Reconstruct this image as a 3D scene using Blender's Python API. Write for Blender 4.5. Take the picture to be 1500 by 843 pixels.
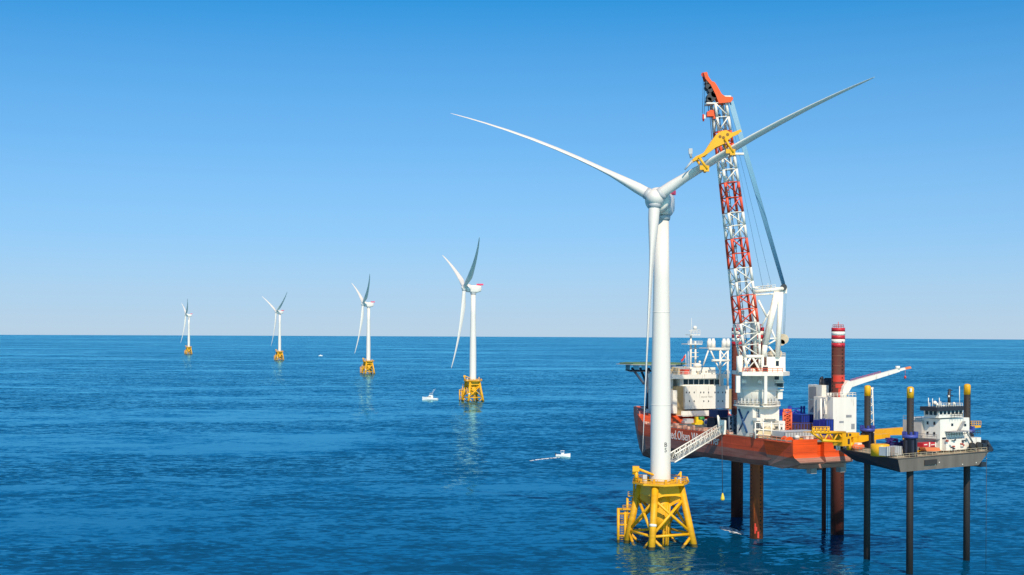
import bpy, bmesh, math, random
from mathutils import Vector, Matrix
R = math.radians
random.seed(7)
for o in list(bpy.data.objects): bpy.data.objects.remove(o)
SC = bpy.context.scene

# ------------------------------------------------------------------ camera, sky, sun, exposure
F_PX, PX0, PY0, H = 2000.0, 750.0, 485.5, 61.0      # focal length and horizon point in 1500 px units, camera height
SLOPE = 7.0 / 1500.0                                # the photograph leans by this much
cam = bpy.data.cameras.new('camera')
cam.sensor_width = 36.0
cam.lens = 36.0 * F_PX / 1500.0
cam.shift_x = 0.0
cam.shift_y = (PY0 - 421.5) / 1500.0
cam.clip_start = 1.0
cam.clip_end = 120000.0
camo = bpy.data.objects.new('camera', cam)
SC.collection.objects.link(camo)
camo.location = (0, 0, H)
camo.rotation_euler = (Matrix.Rotation(R(90), 3, 'X') @ Matrix.Rotation(math.atan(SLOPE), 3, 'Z')).to_euler()
SC.camera = camo

SUN = Vector((0.13, -0.72, 0.67)).normalized()
EL, AZ = math.asin(SUN.z), math.atan2(SUN.x, SUN.y)
w = bpy.data.worlds.new('World'); SC.world = w; w.use_nodes = True
nt = w.node_tree; nt.nodes.clear()
out = nt.nodes.new('ShaderNodeOutputWorld'); bg = nt.nodes.new('ShaderNodeBackground')
sky = nt.nodes.new('ShaderNodeTexSky'); sky.sky_type = 'NISHITA'; sky.sun_disc = False
sky.sun_elevation = EL; sky.sun_rotation = AZ
sky.altitude = 0; sky.air_density = 1.0; sky.dust_density = 0.3; sky.ozone_density = 4.0
tc = nt.nodes.new('ShaderNodeTexCoord')
mp = nt.nodes.new('ShaderNodeVectorMath'); mp.operation = 'MULTIPLY_ADD'     # the air thins faster with height
mp.inputs[1].default_value = (1, 1, 1.15); mp.inputs[2].default_value = (0, 0, 0.10)
nrm = nt.nodes.new('ShaderNodeVectorMath'); nrm.operation = 'NORMALIZE'
tint = nt.nodes.new('ShaderNodeMix'); tint.data_type = 'RGBA'; tint.blend_type = 'MULTIPLY'; ru = nt.nodes.new('ShaderNodeValToRGB'); ru.color_ramp.elements[0].position = .24; ru.color_ramp.elements[1].position = .55; ru.color_ramp.elements[0].color = (1, 1, 1, 1); ru.color_ramp.elements[1].color = (.35, .35, .35, 1)
tint.inputs['B'].default_value = (.21, 1.02, 1.32, 1)                          # a very clear, dry blue sky
hz = nt.nodes.new('ShaderNodeMix'); hz.data_type = 'RGBA'; hz.inputs['B'].default_value = (4.25, 5.15, 6.1, 1)   # sea haze low over the horizon
sp = nt.nodes.new('ShaderNodeSeparateXYZ'); rp = nt.nodes.new('ShaderNodeValToRGB')
for i, (p, v) in enumerate(((0, .92), (.03, .76), (.07, .50), (.137, .25), (.235, .0), (.5, .0))):
    e = rp.color_ramp.elements[i] if i < 2 else rp.color_ramp.elements.new(p)
    e.position = p; e.color = (v, v, v, 1)
nt.links.new(tc.outputs['Generated'], mp.inputs[0]); nt.links.new(mp.outputs[0], nrm.inputs[0])
nt.links.new(tc.outputs['Generated'], sp.inputs[0]); nt.links.new(sp.outputs['Z'], rp.inputs[0]); nt.links.new(sp.outputs['Z'], ru.inputs[0]); nt.links.new(ru.outputs[0], tint.inputs['Factor'])
nt.links.new(nrm.outputs[0], sky.inputs['Vector']); nt.links.new(sky.outputs[0], tint.inputs['A'])
nt.links.new(tint.outputs['Result'], hz.inputs['A']); nt.links.new(rp.outputs[0], hz.inputs['Factor'])
nt.links.new(hz.outputs['Result'], bg.inputs['Color']); bg.inputs['Strength'].default_value = 0.122
nt.links.new(bg.outputs[0], out.inputs['Surface'])
sl = bpy.data.lights.new('sun', 'SUN'); sl.energy = 4.9; sl.angle = R(0.53); sl.color = (1.0, 0.85, 0.64)
so = bpy.data.objects.new('sun', sl); SC.collection.objects.link(so)
so.rotation_euler = SUN.to_track_quat('Z', 'Y').to_euler(); so.location = (0, -50, 200)
vs = SC.view_settings
vs.view_transform = 'Standard'; vs.look = 'None'; vs.gamma = 1.0; vs.use_curve_mapping = False; vs.exposure = 0.0
SC.cycles.max_bounces = 6

# ------------------------------------------------------------------ where a pixel of the photograph points
_c, _s = math.cos(math.atan(SLOPE)), math.sin(math.atan(SLOPE))
def ray(px, py):
    dx, dy = px - PX0, py - PY0
    return Vector(((dx * _c + dy * _s) / F_PX, 1.0, -(-dx * _s + dy * _c) / F_PX))
EYE = Vector((0, 0, H))
def at(px, py, Y): return EYE + ray(px, py) * Y
def atz(px, py, z):
    r = ray(px, py); return EYE + r * ((z - H) / r.z)
def sea(d): return -d * d / (2 * 7.4e6)

class Frame:                       # a local set of axes on a vessel: origin and heading
    def __init__(self, x, y, ang):
        self.o = Vector((x, y, 0)); self.a = ang
        self.m = Matrix.Translation(self.o) @ Matrix.Rotation(ang, 4, 'Z'); self.i = self.m.inverted()
    def loc(self, p): return self.i @ p
    def wld(self, p): return self.m @ Vector(p)
    def hit(self, px, py, x=None, y=None, z=None):
        e = self.i @ EYE; d = self.i.to_3x3() @ ray(px, py)
        if x is not None: t = (x - e.x) / d.x
        elif y is not None: t = (y - e.y) / d.y
        else: t = (z - e.z) / d.z
        return e + d * t

# ------------------------------------------------------------------ materials
def lin(h):
    h = h.lstrip('#'); v = [int(h[i:i+2], 16) / 255 for i in (0, 2, 4)]
    return [c / 12.92 if c <= .04045 else ((c + .055) / 1.055) ** 2.4 for c in v] + [1]
MATS = {}
def mat(name, col, rough=.5, metal=0.0, var=.12, dirt=None, dirt_amt=.0, scale=.35, streak=False, spec=.5):
    if name in MATS: return MATS[name]
    m = bpy.data.materials.new(name); m.use_nodes = True; n = m.node_tree; b = n.nodes['Principled BSDF']
    c = lin(col) if isinstance(col, str) else list(col) + [1]
    b.inputs['Roughness'].default_value = rough; b.inputs['Metallic'].default_value = metal
    b.inputs['Specular IOR Level'].default_value = spec
    t = n.nodes.new('ShaderNodeTexCoord'); mpn = n.nodes.new('ShaderNodeMapping')
    n.links.new(t.outputs['Object'], mpn.inputs[0])
    mpn.inputs['Scale'].default_value = (1, 1, .12) if streak else (1, 1, 1)
    ns = n.nodes.new('ShaderNodeTexNoise'); ns.inputs['Scale'].default_value = scale; ns.inputs['Detail'].default_value = 6
    n.links.new(mpn.outputs[0], ns.inputs['Vector'])
    r = n.nodes.new('ShaderNodeMapRange'); r.inputs['From Min'].default_value = .3; r.inputs['From Max'].default_value = .7
    r.inputs['To Min'].default_value = 1 - var; r.inputs['To Max'].default_value = 1 + var * .5
    n.links.new(ns.outputs[0], r.inputs[0])
    mul = n.nodes.new('ShaderNodeVectorMath'); mul.operation = 'SCALE'; mul.inputs[0].default_value = c[:3]
    n.links.new(r.outputs[0], mul.inputs['Scale'])
    last = mul.outputs[0]
    if dirt:
        n2 = n.nodes.new('ShaderNodeTexNoise'); n2.inputs['Scale'].default_value = scale * 2.3; n2.inputs['Detail'].default_value = 8
        n2.inputs['Roughness'].default_value = .65; n.links.new(mpn.outputs[0], n2.inputs['Vector'])
        rr = n.nodes.new('ShaderNodeMapRange'); rr.inputs['From Min'].default_value = .62 - dirt_amt * .3; rr.inputs['From Max'].default_value = .75 - dirt_amt * .2
        n.links.new(n2.outputs[0], rr.inputs[0])
        mx = n.nodes.new('ShaderNodeMix'); mx.data_type = 'RGBA'; n.links.new(rr.outputs[0], mx.inputs['Factor'])
        n.links.new(last, mx.inputs['A']); mx.inputs['B'].default_value = lin(dirt); last = mx.outputs['Result']
    n.links.new(last, b.inputs['Base Color'])
    MATS[name] = m; return m

WHITE = mat('turbine_white_paint', (.73, .70, .655), .35, var=.04, scale=.08, streak=True)
SWHITE = mat('ship_white_paint', (.80, .77, .70), .45, var=.06, dirt='#8a6a50', dirt_amt=.05, scale=.5, streak=True)
CREAM = mat('crane_white_paint', (.80, .765, .69), .45, var=.10, dirt='#9a7a60', dirt_amt=.08, scale=.4, streak=True)
YEL = mat('safety_yellow_paint', (.80, .40, .004), .45, var=.10, dirt='#a06a10', dirt_amt=.05, scale=.3, streak=True)
YELD = mat('dull_yellow_paint', (.70, .36, .01), .55, var=.18, dirt='#7a5010', dirt_amt=.1, scale=.5)
ORG = mat('bright_orange_paint', (.82, .095, .008), .45, var=.1, scale=.4)
RED = mat('signal_red_paint', (.62, .045, .02), .45, var=.1)
CRIM = mat('crimson_paint', (.50, .015, .03), .5, var=.1)
PINK = mat('pink_red_mesh_paint', (.75, .06, .16), .6)
RUST = mat('rusty_leg_steel', '#8a4020', .75, var=.4, dirt='#d0601c', dirt_amt=.3, scale=.45, streak=True)
DRUST = mat('dark_rusty_leg_steel', '#57261d', .75, var=.35, dirt='#86402a', dirt_amt=.12, scale=.45, streak=True)
BLACK = mat('black_leg_steel', '#262223', .7, var=.3, dirt='#332a27', dirt_amt=.12, scale=.5, streak=True)
DGREY = mat('dark_grey_steel', '#3a4048', .6, var=.2)
GREY = mat('grey_painted_steel', '#8f9296', .55, var=.15, dirt='#6a5a50', dirt_amt=.05)
LGREY = mat('pale_grey_paint', '#b4b8bc', .5, var=.1)
TAN = mat('tan_paint', '#a08c66', .6, var=.1)
GLASS = mat('dark_window_glass', '#1c2530', .12, var=.05)
BLUE = mat('cargo_blue_paint', (.012, .035, .33), .45, var=.2, scale=.8)
NAVY = mat('navy_paint', (.015, .03, .12), .5, var=.2)
LOGO = mat('logo_blue_paint', (.015, .07, .2), .5, var=.05)
PURP = mat('jacking_blue_paint', (.05, .07, .33), .5, var=.2, scale=1.0)
DECKG = mat('grey_green_deck_paint', '#7c8078', .8, var=.2, dirt='#6a4a3a', dirt_amt=.1)
BLUEROPE = mat('steel_wire_rope', '#6fa0bd', .5, var=.05)
BOWSHADE = mat('blue_black_bow_shade', '#20242e', .6, var=.3, dirt='#3a3432', dirt_amt=.1, scale=.4)  # shade of the barge's bow face put into a darker colour
BOOMRED = mat('boom_red_paint', (.74, .075, .025), .45, var=.1)
BARGE = mat('barge_hull_steel', '#6c665f', .7, var=.25, dirt='#8a5f45', dirt_amt=.10, scale=.4, streak=True)
TARP = mat('orange_tarpaulin', (.80, .22, .08), .6, var=.15)
TEXTW = mat('white_lettering_paint', (.78, .72, .70), .5, var=.05)
TEXTK = mat('black_lettering_paint', (.03, .03, .035), .5, var=.05)
TEXTG = mat('faded_grey_lettering_paint', (.42, .40, .37), .5, var=.05)
GREEN = mat('green_paint', (.04, .25, .06), .5)
FOAM = mat('white_foam', (.82, .86, .88), .9, var=.2, scale=1.2)
def _broken(m):
    n = m.node_tree; bs = n.nodes['Principled BSDF']; t = n.nodes.new('ShaderNodeTexCoord'); z = n.nodes.new('ShaderNodeTexNoise'); z.inputs['Scale'].default_value = 1.3; z.inputs['Detail'].default_value = 5
    mp_ = n.nodes.new('ShaderNodeMapping'); mp_.inputs['Scale'].default_value = (.6, 1, 1); n.links.new(t.outputs['Object'], mp_.inputs[0]); n.links.new(mp_.outputs[0], z.inputs['Vector'])
    r = n.nodes.new('ShaderNodeMapRange'); r.inputs['From Min'].default_value = .40; r.inputs['From Max'].default_value = .52; n.links.new(z.outputs[0], r.inputs[0]); n.links.new(r.outputs[0], bs.inputs['Alpha'])
_broken(FOAM)

def zpaint(name, lo, hi, z0, dirtlo, plates=1.0):           # two coats of paint that meet at a level line
    m = bpy.data.materials.new(name); m.use_nodes = True; n = m.node_tree; b = n.nodes['Principled BSDF']
    b.inputs['Roughness'].default_value = .55
    g = n.nodes.new('ShaderNodeNewGeometry'); sx = n.nodes.new('ShaderNodeSeparateXYZ'); n.links.new(g.outputs['Position'], sx.inputs[0])
    gt = n.nodes.new('ShaderNodeMath'); gt.operation = 'GREATER_THAN'; gt.inputs[1].default_value = z0; n.links.new(sx.outputs['Z'], gt.inputs[0])
    ns = n.nodes.new('ShaderNodeTexNoise'); ns.inputs['Scale'].default_value = 1.0; ns.inputs['Detail'].default_value = 8; ns.inputs['Roughness'].default_value = .65
    mpn = n.nodes.new('ShaderNodeMapping'); mpn.inputs['Scale'].default_value = (.10, .10, .55)
    n.links.new(g.outputs['Position'], mpn.inputs[0]); n.links.new(mpn.outputs[0], ns.inputs['Vector'])
    r = n.nodes.new('ShaderNodeMapRange'); r.inputs['From Min'].default_value = .40; r.inputs['From Max'].default_value = .68; n.links.new(ns.outputs[0], r.inputs[0])
    a = n.nodes.new('ShaderNodeMix'); a.data_type = 'RGBA'; a.inputs['A'].default_value = list(lo) + [1]; a.inputs['B'].default_value = list(dirtlo) + [1]
    n.links.new(r.outputs[0], a.inputs['Factor'])
    r2 = n.nodes.new('ShaderNodeMapRange'); r2.inputs['From Min'].default_value = .3; r2.inputs['From Max'].default_value = .75; r2.inputs['To Min'].default_value = 1.08; r2.inputs['To Max'].default_value = .60
    n.links.new(ns.outputs[0], r2.inputs[0])
    h = n.nodes.new('ShaderNodeVectorMath'); h.operation = 'SCALE'; h.inputs[0].default_value = hi; n.links.new(r2.outputs[0], h.inputs['Scale'])
    c = n.nodes.new('ShaderNodeMix'); c.data_type = 'RGBA'; n.links.new(gt.outputs[0], c.inputs['Factor'])
    n.links.new(a.outputs['Result'], c.inputs['A']); n.links.new(h.outputs[0], c.inputs['B'])
    tcn = n.nodes.new('ShaderNodeTexCoord'); s_ = n.nodes.new('ShaderNodeSeparateXYZ'); cx = n.nodes.new('ShaderNodeCombineXYZ'); bk = n.nodes.new('ShaderNodeTexBrick')   # welded plates
    n.links.new(tcn.outputs['Object'], s_.inputs[0]); n.links.new(s_.outputs['X'], cx.inputs['X']); n.links.new(s_.outputs['Z'], cx.inputs['Y']); n.links.new(cx.outputs[0], bk.inputs['Vector'])
    bk.inputs['Scale'].default_value = 1.0; bk.inputs['Brick Width'].default_value = 7.5; bk.inputs['Row Height'].default_value = 2.3; bk.inputs['Mortar Size'].default_value = .07
    bk.inputs['Color1'].default_value = (1, 1, 1, 1); bk.inputs['Color2'].default_value = (.88, .90, .92, 1); bk.inputs['Mortar'].default_value = (.62, .60, .58, 1)
    pm = n.nodes.new('ShaderNodeMix'); pm.data_type = 'RGBA'; pm.blend_type = 'MULTIPLY'; pm.inputs['Factor'].default_value = plates
    n.links.new(c.outputs['Result'], pm.inputs['A']); n.links.new(bk.outputs['Color'], pm.inputs['B'])
    n.links.new(pm.outputs['Result'], b.inputs['Base Color'])
    return m
HULLP = zpaint('orange_and_brown_hull_paint', (.25, .080, .058), (.66, .078, .016), 26.6, (.33, .16, .13))
YELJ = zpaint('yellow_paint_with_weed_at_the_waterline', (.07, .055, .02), (.80, .40, .004), .9, (.28, .17, .02), 0.0)
HULLS = zpaint('orange_and_pink_stern_paint', (.34, .15, .11), (.85, .085, .006), 26.2, (.42, .22, .17))

# ------------------------------------------------------------------ mesh building
class MB:
    def __init__(self, M=None): self.v = []; self.f = []; self.sm = []; self.M = M; self.cut = []
    def _add(self, vs, fs, smooth):
        k = len(self.v); self.cut.append((k, len(self.f)))
        self.v += [tuple(self.M @ Vector(p)) if self.M else tuple(p) for p in vs]
        for i, f in enumerate(fs):
            self.f.append(tuple(k + j for j in f)); self.sm.append(smooth if isinstance(smooth, bool) else smooth[i])
        return self
    def box(self, x0, y0, z0, x1, y1, z1):
        x0, x1 = sorted((x0, x1)); y0, y1 = sorted((y0, y1)); z0, z1 = sorted((z0, z1))
        v = [(x, y, z) for z in (z0, z1) for y in (y0, y1) for x in (x0, x1)]
        return self._add(v, [(0,2,3,1), (4,5,7,6), (0,1,5,4), (2,6,7,3), (0,4,6,2), (1,3,7,5)], False)
    def cbox(self, c, s): return self.box(c[0]-s[0]/2, c[1]-s[1]/2, c[2]-s[2]/2, c[0]+s[0]/2, c[1]+s[1]/2, c[2]+s[2]/2)
    def tube(self, p0, p1, r0, r1=None, n=8, cap=True):
        r1 = r0 if r1 is None else r1; p0, p1 = Vector(p0), Vector(p1); d = (p1 - p0)
        if d.length < 1e-6: return self
        d.normalize(); a = Vector((0,0,1)) if abs(d.z) < .9 else Vector((1,0,0)); u = d.cross(a).normalized(); w_ = d.cross(u)
        v = []
        for p, r in ((p0, r0), (p1, r1)):
            v += [p + (u * math.cos(t) + w_ * math.sin(t)) * r for t in [2*math.pi*i/n for i in range(n)]]
        f = [(i, i+n, (i+1) % n + n, (i+1) % n) for i in range(n)]; s = [True] * n
        if cap: f += [tuple(range(n)), tuple(range(2*n-1, n-1, -1))]; s += [False, False]
        return self._add(v, f, s)
    def lathe(self, prof, o=(0,0,0), n=32, axis='z'):            # prof: (radius, height)
        v = []; f = []; s = []
        for r, z in prof:
            for i in range(n):
                t = 2*math.pi*i/n; x, y = r*math.cos(t), r*math.sin(t)
                q = (x, y, z) if axis == 'z' else (z, x, y)
                v.append((q[0]+o[0], q[1]+o[1], q[2]+o[2]))
        for k in range(len(prof)-1):
            for i in range(n):
                j = (i+1) % n; f.append((k*n+i, k*n+j, (k+1)*n+j, (k+1)*n+i)); s.append(True)
        f += [tuple(range(n-1, -1, -1)), tuple(range((len(prof)-1)*n, len(prof)*n))]; s += [False, False]
        return self._add(v, f, s)
    def prism(self, poly, z0, z1, top=None):                     # poly in xy
        n = len(poly); top = top or poly
        v = [(p[0], p[1], z0) for p in poly] + [(p[0], p[1], z1) for p in top]
        f = [tuple(range(n-1, -1, -1)), tuple(range(n, 2*n))] + [(i, (i+1) % n, (i+1) % n + n, i+n) for i in range(n)]
        return self._add(v, f, False)
    def prism_y(self, poly, y0, y1):                             # poly in xz
        n = len(poly)
        v = [(p[0], y0, p[1]) for p in poly] + [(p[0], y1, p[1]) for p in poly]
        f = [tuple(range(n-1, -1, -1)), tuple(range(n, 2*n))] + [(i, (i+1) % n, (i+1) % n + n, i+n) for i in range(n)]
        return self._add(v, f, False)
    def loft(self, rings, smooth=True, cap=True):
        n = len(rings[0]); v = [p for r in rings for p in r]; f = []; s = []
        for k in range(len(rings)-1):
            for i in range(n):
                j = (i+1) % n; f.append((k*n+i, k*n+j, (k+1)*n+j, (k+1)*n+i)); s.append(smooth)
        if cap: f += [tuple(range(n-1, -1, -1)), tuple(range((len(rings)-1)*n, len(rings)*n))]; s += [False, False]
        return self._add(v, f, s)
    def ball(self, c, r, n=14, sz=1.0):
        prof = [(max(1e-3, r*math.sin(math.pi*k/8)), -r*sz*math.cos(math.pi*k/8)) for k in range(9)]
        return self.lathe(prof, c, n)
    def rail(self, pts, h=1.1, r=.05, gap=2.0, closed=False):
        pts = [Vector(p) for p in pts]; seg = list(zip(pts, pts[1:] + ([pts[0]] if closed else [])))
        if not closed: seg = seg[:len(pts)-1]
        up = Vector((0, 0, 1))
        for a, b in seg:
            for k in (.5, 1.0): self.tube(a + up*h*k, b + up*h*k, r, n=4, cap=False)
            m = max(1, int((b-a).length / gap))
            for i in range(m+1):
                p = a.lerp(b, i/m); self.tube(p, p + up*h, r, n=4, cap=False)
        return self
    def build(self, name, material, parent=None, M=None):
        me = bpy.data.meshes.new(name); me.from_pydata(self.v, [], self.f)
        me.polygons.foreach_set('use_smooth', self.sm)
        bm = bmesh.new(); bm.from_mesh(me); bmesh.ops.recalc_face_normals(bm, faces=bm.faces); bm.to_mesh(me); bm.free()
        me.materials.append(material); me.update()
        o = bpy.data.objects.new(name, me); SC.collection.objects.link(o)
        if parent: o.parent = parent
        return o

def each(mb, name, material, parent):          # every shape added becomes an object of its own
    c = mb.cut + [(len(mb.v), len(mb.f))]; outl = []
    for (v0, f0), (v1, f1) in zip(c, c[1:]):
        p = MB(); p.v = mb.v[v0:v1]; p.f = [tuple(i - v0 for i in f) for f in mb.f[f0:f1]]; p.sm = mb.sm[f0:f1]
        outl.append(p.build(name, material, parent))
    return outl
def tag(o, label=None, cat=None, group=None, kind=None):
    if label: o['label'] = label
    if cat: o['category'] = cat
    if group: o['group'] = group
    if kind: o['kind'] = kind
    return o
def thing(name, label, cat, loc, rz=0, group=None):
    o = bpy.data.objects.new(name, None); SC.collection.objects.link(o)
    o.empty_display_size = 1; o.location = loc; o.rotation_euler = (0, 0, rz)
    return tag(o, label, cat, group)
def lettering(name, body, size, material, parent, M, extr=.02, sx=1.0, sp=1.0, lead=1.0, align='LEFT'):
    cu = bpy.data.curves.new(name, 'FONT'); cu.body = body; cu.size = size; cu.extrude = extr; cu.space_character = sp; cu.space_line = lead; cu.align_x = align
    cu.resolution_u = 3
    t = bpy.data.objects.new(name, cu); SC.collection.objects.link(t)
    me = bpy.data.meshes.new_from_object(t.evaluated_get(bpy.context.evaluated_depsgraph_get()))
    bpy.data.objects.remove(t); bpy.data.curves.remove(cu)
    o = bpy.data.objects.new(name, me); SC.collection.objects.link(o); me.materials.clear(); me.materials.append(material)
    me.transform(M @ Matrix.Diagonal((sx, 1, 1, 1))); o.parent = parent
    return o

# ------------------------------------------------------------------ the sea: a curved sheet out past the horizon
W_BIG, W_MID, W_SML, W_LEAN, W_CLAMP = .26, .70, .85, .108, -.03
def build_sea():
    rad = [20, 60] + [120 * 1.17 ** k for k in range(38)]
    rad = [r for r in rad if r < 60000] + [60000]
    n = 240; v = [(0, 0, 0)]; f = []
    for r in rad:
        for i in range(n):
            t = 2*math.pi*i/n; v.append((r*math.cos(t), r*math.sin(t), sea(r)))
    for i in range(n): f.append((0, 1+i, 1+(i+1) % n))
    for k in range(len(rad)-1):
        for i in range(n):
            j = (i+1) % n; f.append((1+k*n+i, 1+(k+1)*n+i, 1+(k+1)*n+j, 1+k*n+j))
    me = bpy.data.meshes.new('sea'); me.from_pydata(v, [], f); me.polygons.foreach_set('use_smooth', [True]*len(f))
    o = bpy.data.objects.new('sea', me); SC.collection.objects.link(o); o['kind'] = 'structure'
    m = bpy.data.materials.new('sea_water'); m.use_nodes = True; n_ = m.node_tree; L = n_.links.new
    n_.nodes.remove(n_.nodes['Principled BSDF']); mo = n_.nodes['Material Output']
    df = n_.nodes.new('ShaderNodeBsdfDiffuse'); df.inputs['Color'].default_value = (.0, .052, .132, 1)     # light coming back out of the water
    gl = n_.nodes.new('ShaderNodeBsdfGlossy'); gl.inputs['Roughness'].default_value = .03; gl.inputs['Color'].default_value = (.44, .94, 1, 1)
    fr = n_.nodes.new('ShaderNodeFresnel'); fr.inputs['IOR'].default_value = 1.85
    ms = n_.nodes.new('ShaderNodeMixShader'); L(fr.outputs[0], ms.inputs[0]); L(df.outputs[0], ms.inputs[1]); L(gl.outputs[0], ms.inputs[2]); L(ms.outputs[0], mo.inputs['Surface'])
    g = n_.nodes.new('ShaderNodeNewGeometry')
    def noise(scale, rot, sc, det, rough=.55, dist=0.0):
        mm = n_.nodes.new('ShaderNodeMapping'); mm.inputs['Rotation'].default_value = (0, 0, R(rot)); mm.inputs['Scale'].default_value = sc
        L(g.outputs['Position'], mm.inputs[0]); t = n_.nodes.new('ShaderNodeTexNoise'); t.inputs['Scale'].default_value = scale
        t.inputs['Detail'].default_value = det; t.inputs['Roughness'].default_value = rough; t.inputs['Distortion'].default_value = dist; L(mm.outputs[0], t.inputs['Vector']); return t.outputs[0]
    def mth(op, a, b_):
        q = n_.nodes.new('ShaderNodeMath'); q.operation = op
        for i, x in enumerate((a, b_)):
            if hasattr(x, 'default_value') or not isinstance(x, (int, float)): L(x, q.inputs[i])
            else: q.inputs[i].default_value = x
        return q.outputs[0]
    def slope(scale, rot, sc, det, rough, amp, fac=None):       # slopes of one band of waves: x and y channels of a noise
        f = noise(scale, rot, sc, det, rough, .5); nd = f.node
        sb_ = n_.nodes.new('ShaderNodeVectorMath'); sb_.operation = 'SUBTRACT'; sb_.inputs[1].default_value = (.5, .5, .5); L(nd.outputs['Color'], sb_.inputs[0])
        sc_ = n_.nodes.new('ShaderNodeVectorMath'); sc_.operation = 'SCALE'; L(sb_.outputs[0], sc_.inputs[0])
        if fac is None: sc_.inputs['Scale'].default_value = amp
        else: L(mth('MULTIPLY', fac, amp), sc_.inputs['Scale'])
        return sc_.outputs[0]
    def rng(x, a, b_, c, d):
        q = n_.nodes.new('ShaderNodeMapRange'); q.inputs[1].default_value = a; q.inputs[2].default_value = b_; q.inputs[3].default_value = c; q.inputs[4].default_value = d; L(x, q.inputs[0]); return q.outputs[0]
    def vadd(a, c_):
        q = n_.nodes.new('ShaderNodeVectorMath'); q.operation = 'ADD'; L(a, q.inputs[0]); L(c_, q.inputs[1]); return q.outputs[0]
    # slicks and windrows where the water is calmer, gust patches where it is rougher
    sl1 = noise(.0042, 9, (.28, 1, 1), 6, .62, 1.2); sl2 = noise(.010, 5, (.55, 1, 1), 5, .62, .8); sl4 = noise(.0016, 12, (.35, 1, 1), 4, .6, .8)
    calm = mth('MULTIPLY', rng(sl1, .50, .62, 1.0, .34), rng(sl4, .35, .65, 1.15, .80))
    gust = mth('MULTIPLY', calm, rng(sl2, .35, .65, .7, 1.3))
    sv = vadd(vadd(slope(.040, 10, (.45, 1, 1), 3, .5, W_BIG), slope(.22, -8, (.5, 1, 1), 4, .62, W_MID, gust)), slope(.50, 6, (.6, 1, 1), 3, .6, W_SML, gust))
    s3 = n_.nodes.new('ShaderNodeSeparateXYZ'); L(sv, s3.inputs[0]); c3 = n_.nodes.new('ShaderNodeCombineXYZ')
    lean = mth('MULTIPLY', mth('MULTIPLY', calm, W_LEAN), rng(sl2, .50, .68, 1.0, .65))     # short crests, steep faces toward the south
    ny = mth('MINIMUM', mth('SUBTRACT', s3.outputs['Y'], lean), W_CLAMP)
    L(mth('MULTIPLY', s3.outputs['X'], .35), c3.inputs['X']); L(ny, c3.inputs['Y']); c3.inputs['Z'].default_value = 1.0
    nm = n_.nodes.new('ShaderNodeVectorMath'); nm.operation = 'NORMALIZE'; L(c3.outputs[0], nm.inputs[0])
    [L(nm.outputs[0], q.inputs['Normal']) for q in (df, gl, fr)]
    me.materials.append(m)
    return o
build_sea()

# ------------------------------------------------------------------ wind turbines on yellow lattice feet
BL = [(0, 3.0, 3.0), (1.6, 3.2, 3.2), (4.5, 3.25, 3.1), (9, 3.9, 2.4), (14, 4.4, 1.65), (19, 4.2, 1.2), (26, 3.6, .95), (34, 3.0, .75), (43, 2.4, .55), (52, 1.85, .40), (60, 1.4, .28), (66, 1.05, .20), (70, .7, .13), (71.6, .4, .08), (72.2, .08, .03)]
def blade_mb(M, ang, pitch, bend_in, bend_fwd, ln=1.0, root=1.7, twist=14):
    # in the rotor frame: x along the axis, y across, z up; ang from the y axis
    rad = Vector((0, math.cos(R(ang)), math.sin(R(ang)))); tan = Vector((0, -math.sin(R(ang)), math.cos(R(ang)))); ax = Vector((1, 0, 0))
    rings = []
    for r, c, t in BL:
        q = r / 72.0; p = R(pitch - twist * min(1, q * 1.6) + twist * .5)
        ctr = rad * (r * ln + root) + tan * (bend_in * q ** 2) + ax * (bend_fwd * q ** 2.2)
        ch = tan * math.cos(p) + ax * math.sin(p); th = tan * -math.sin(p) + ax * math.cos(p)
        ring = []; k = min(1, max(0, (r - 4) / 10))
        for i in range(20):
            a = 2 * math.pi * i / 20; x = math.cos(a); y = math.sin(a)
            taper = 1 - .55 * k * max(0, -x)                 # the trailing side is sharp
            off = -.18 * c * k
            ring.append(ctr + ch * (x * c / 2 + off) + th * (y * t / 2 * taper))
        rings.append(ring)
    m = MB(M); m.loft(rings); return m

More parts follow.
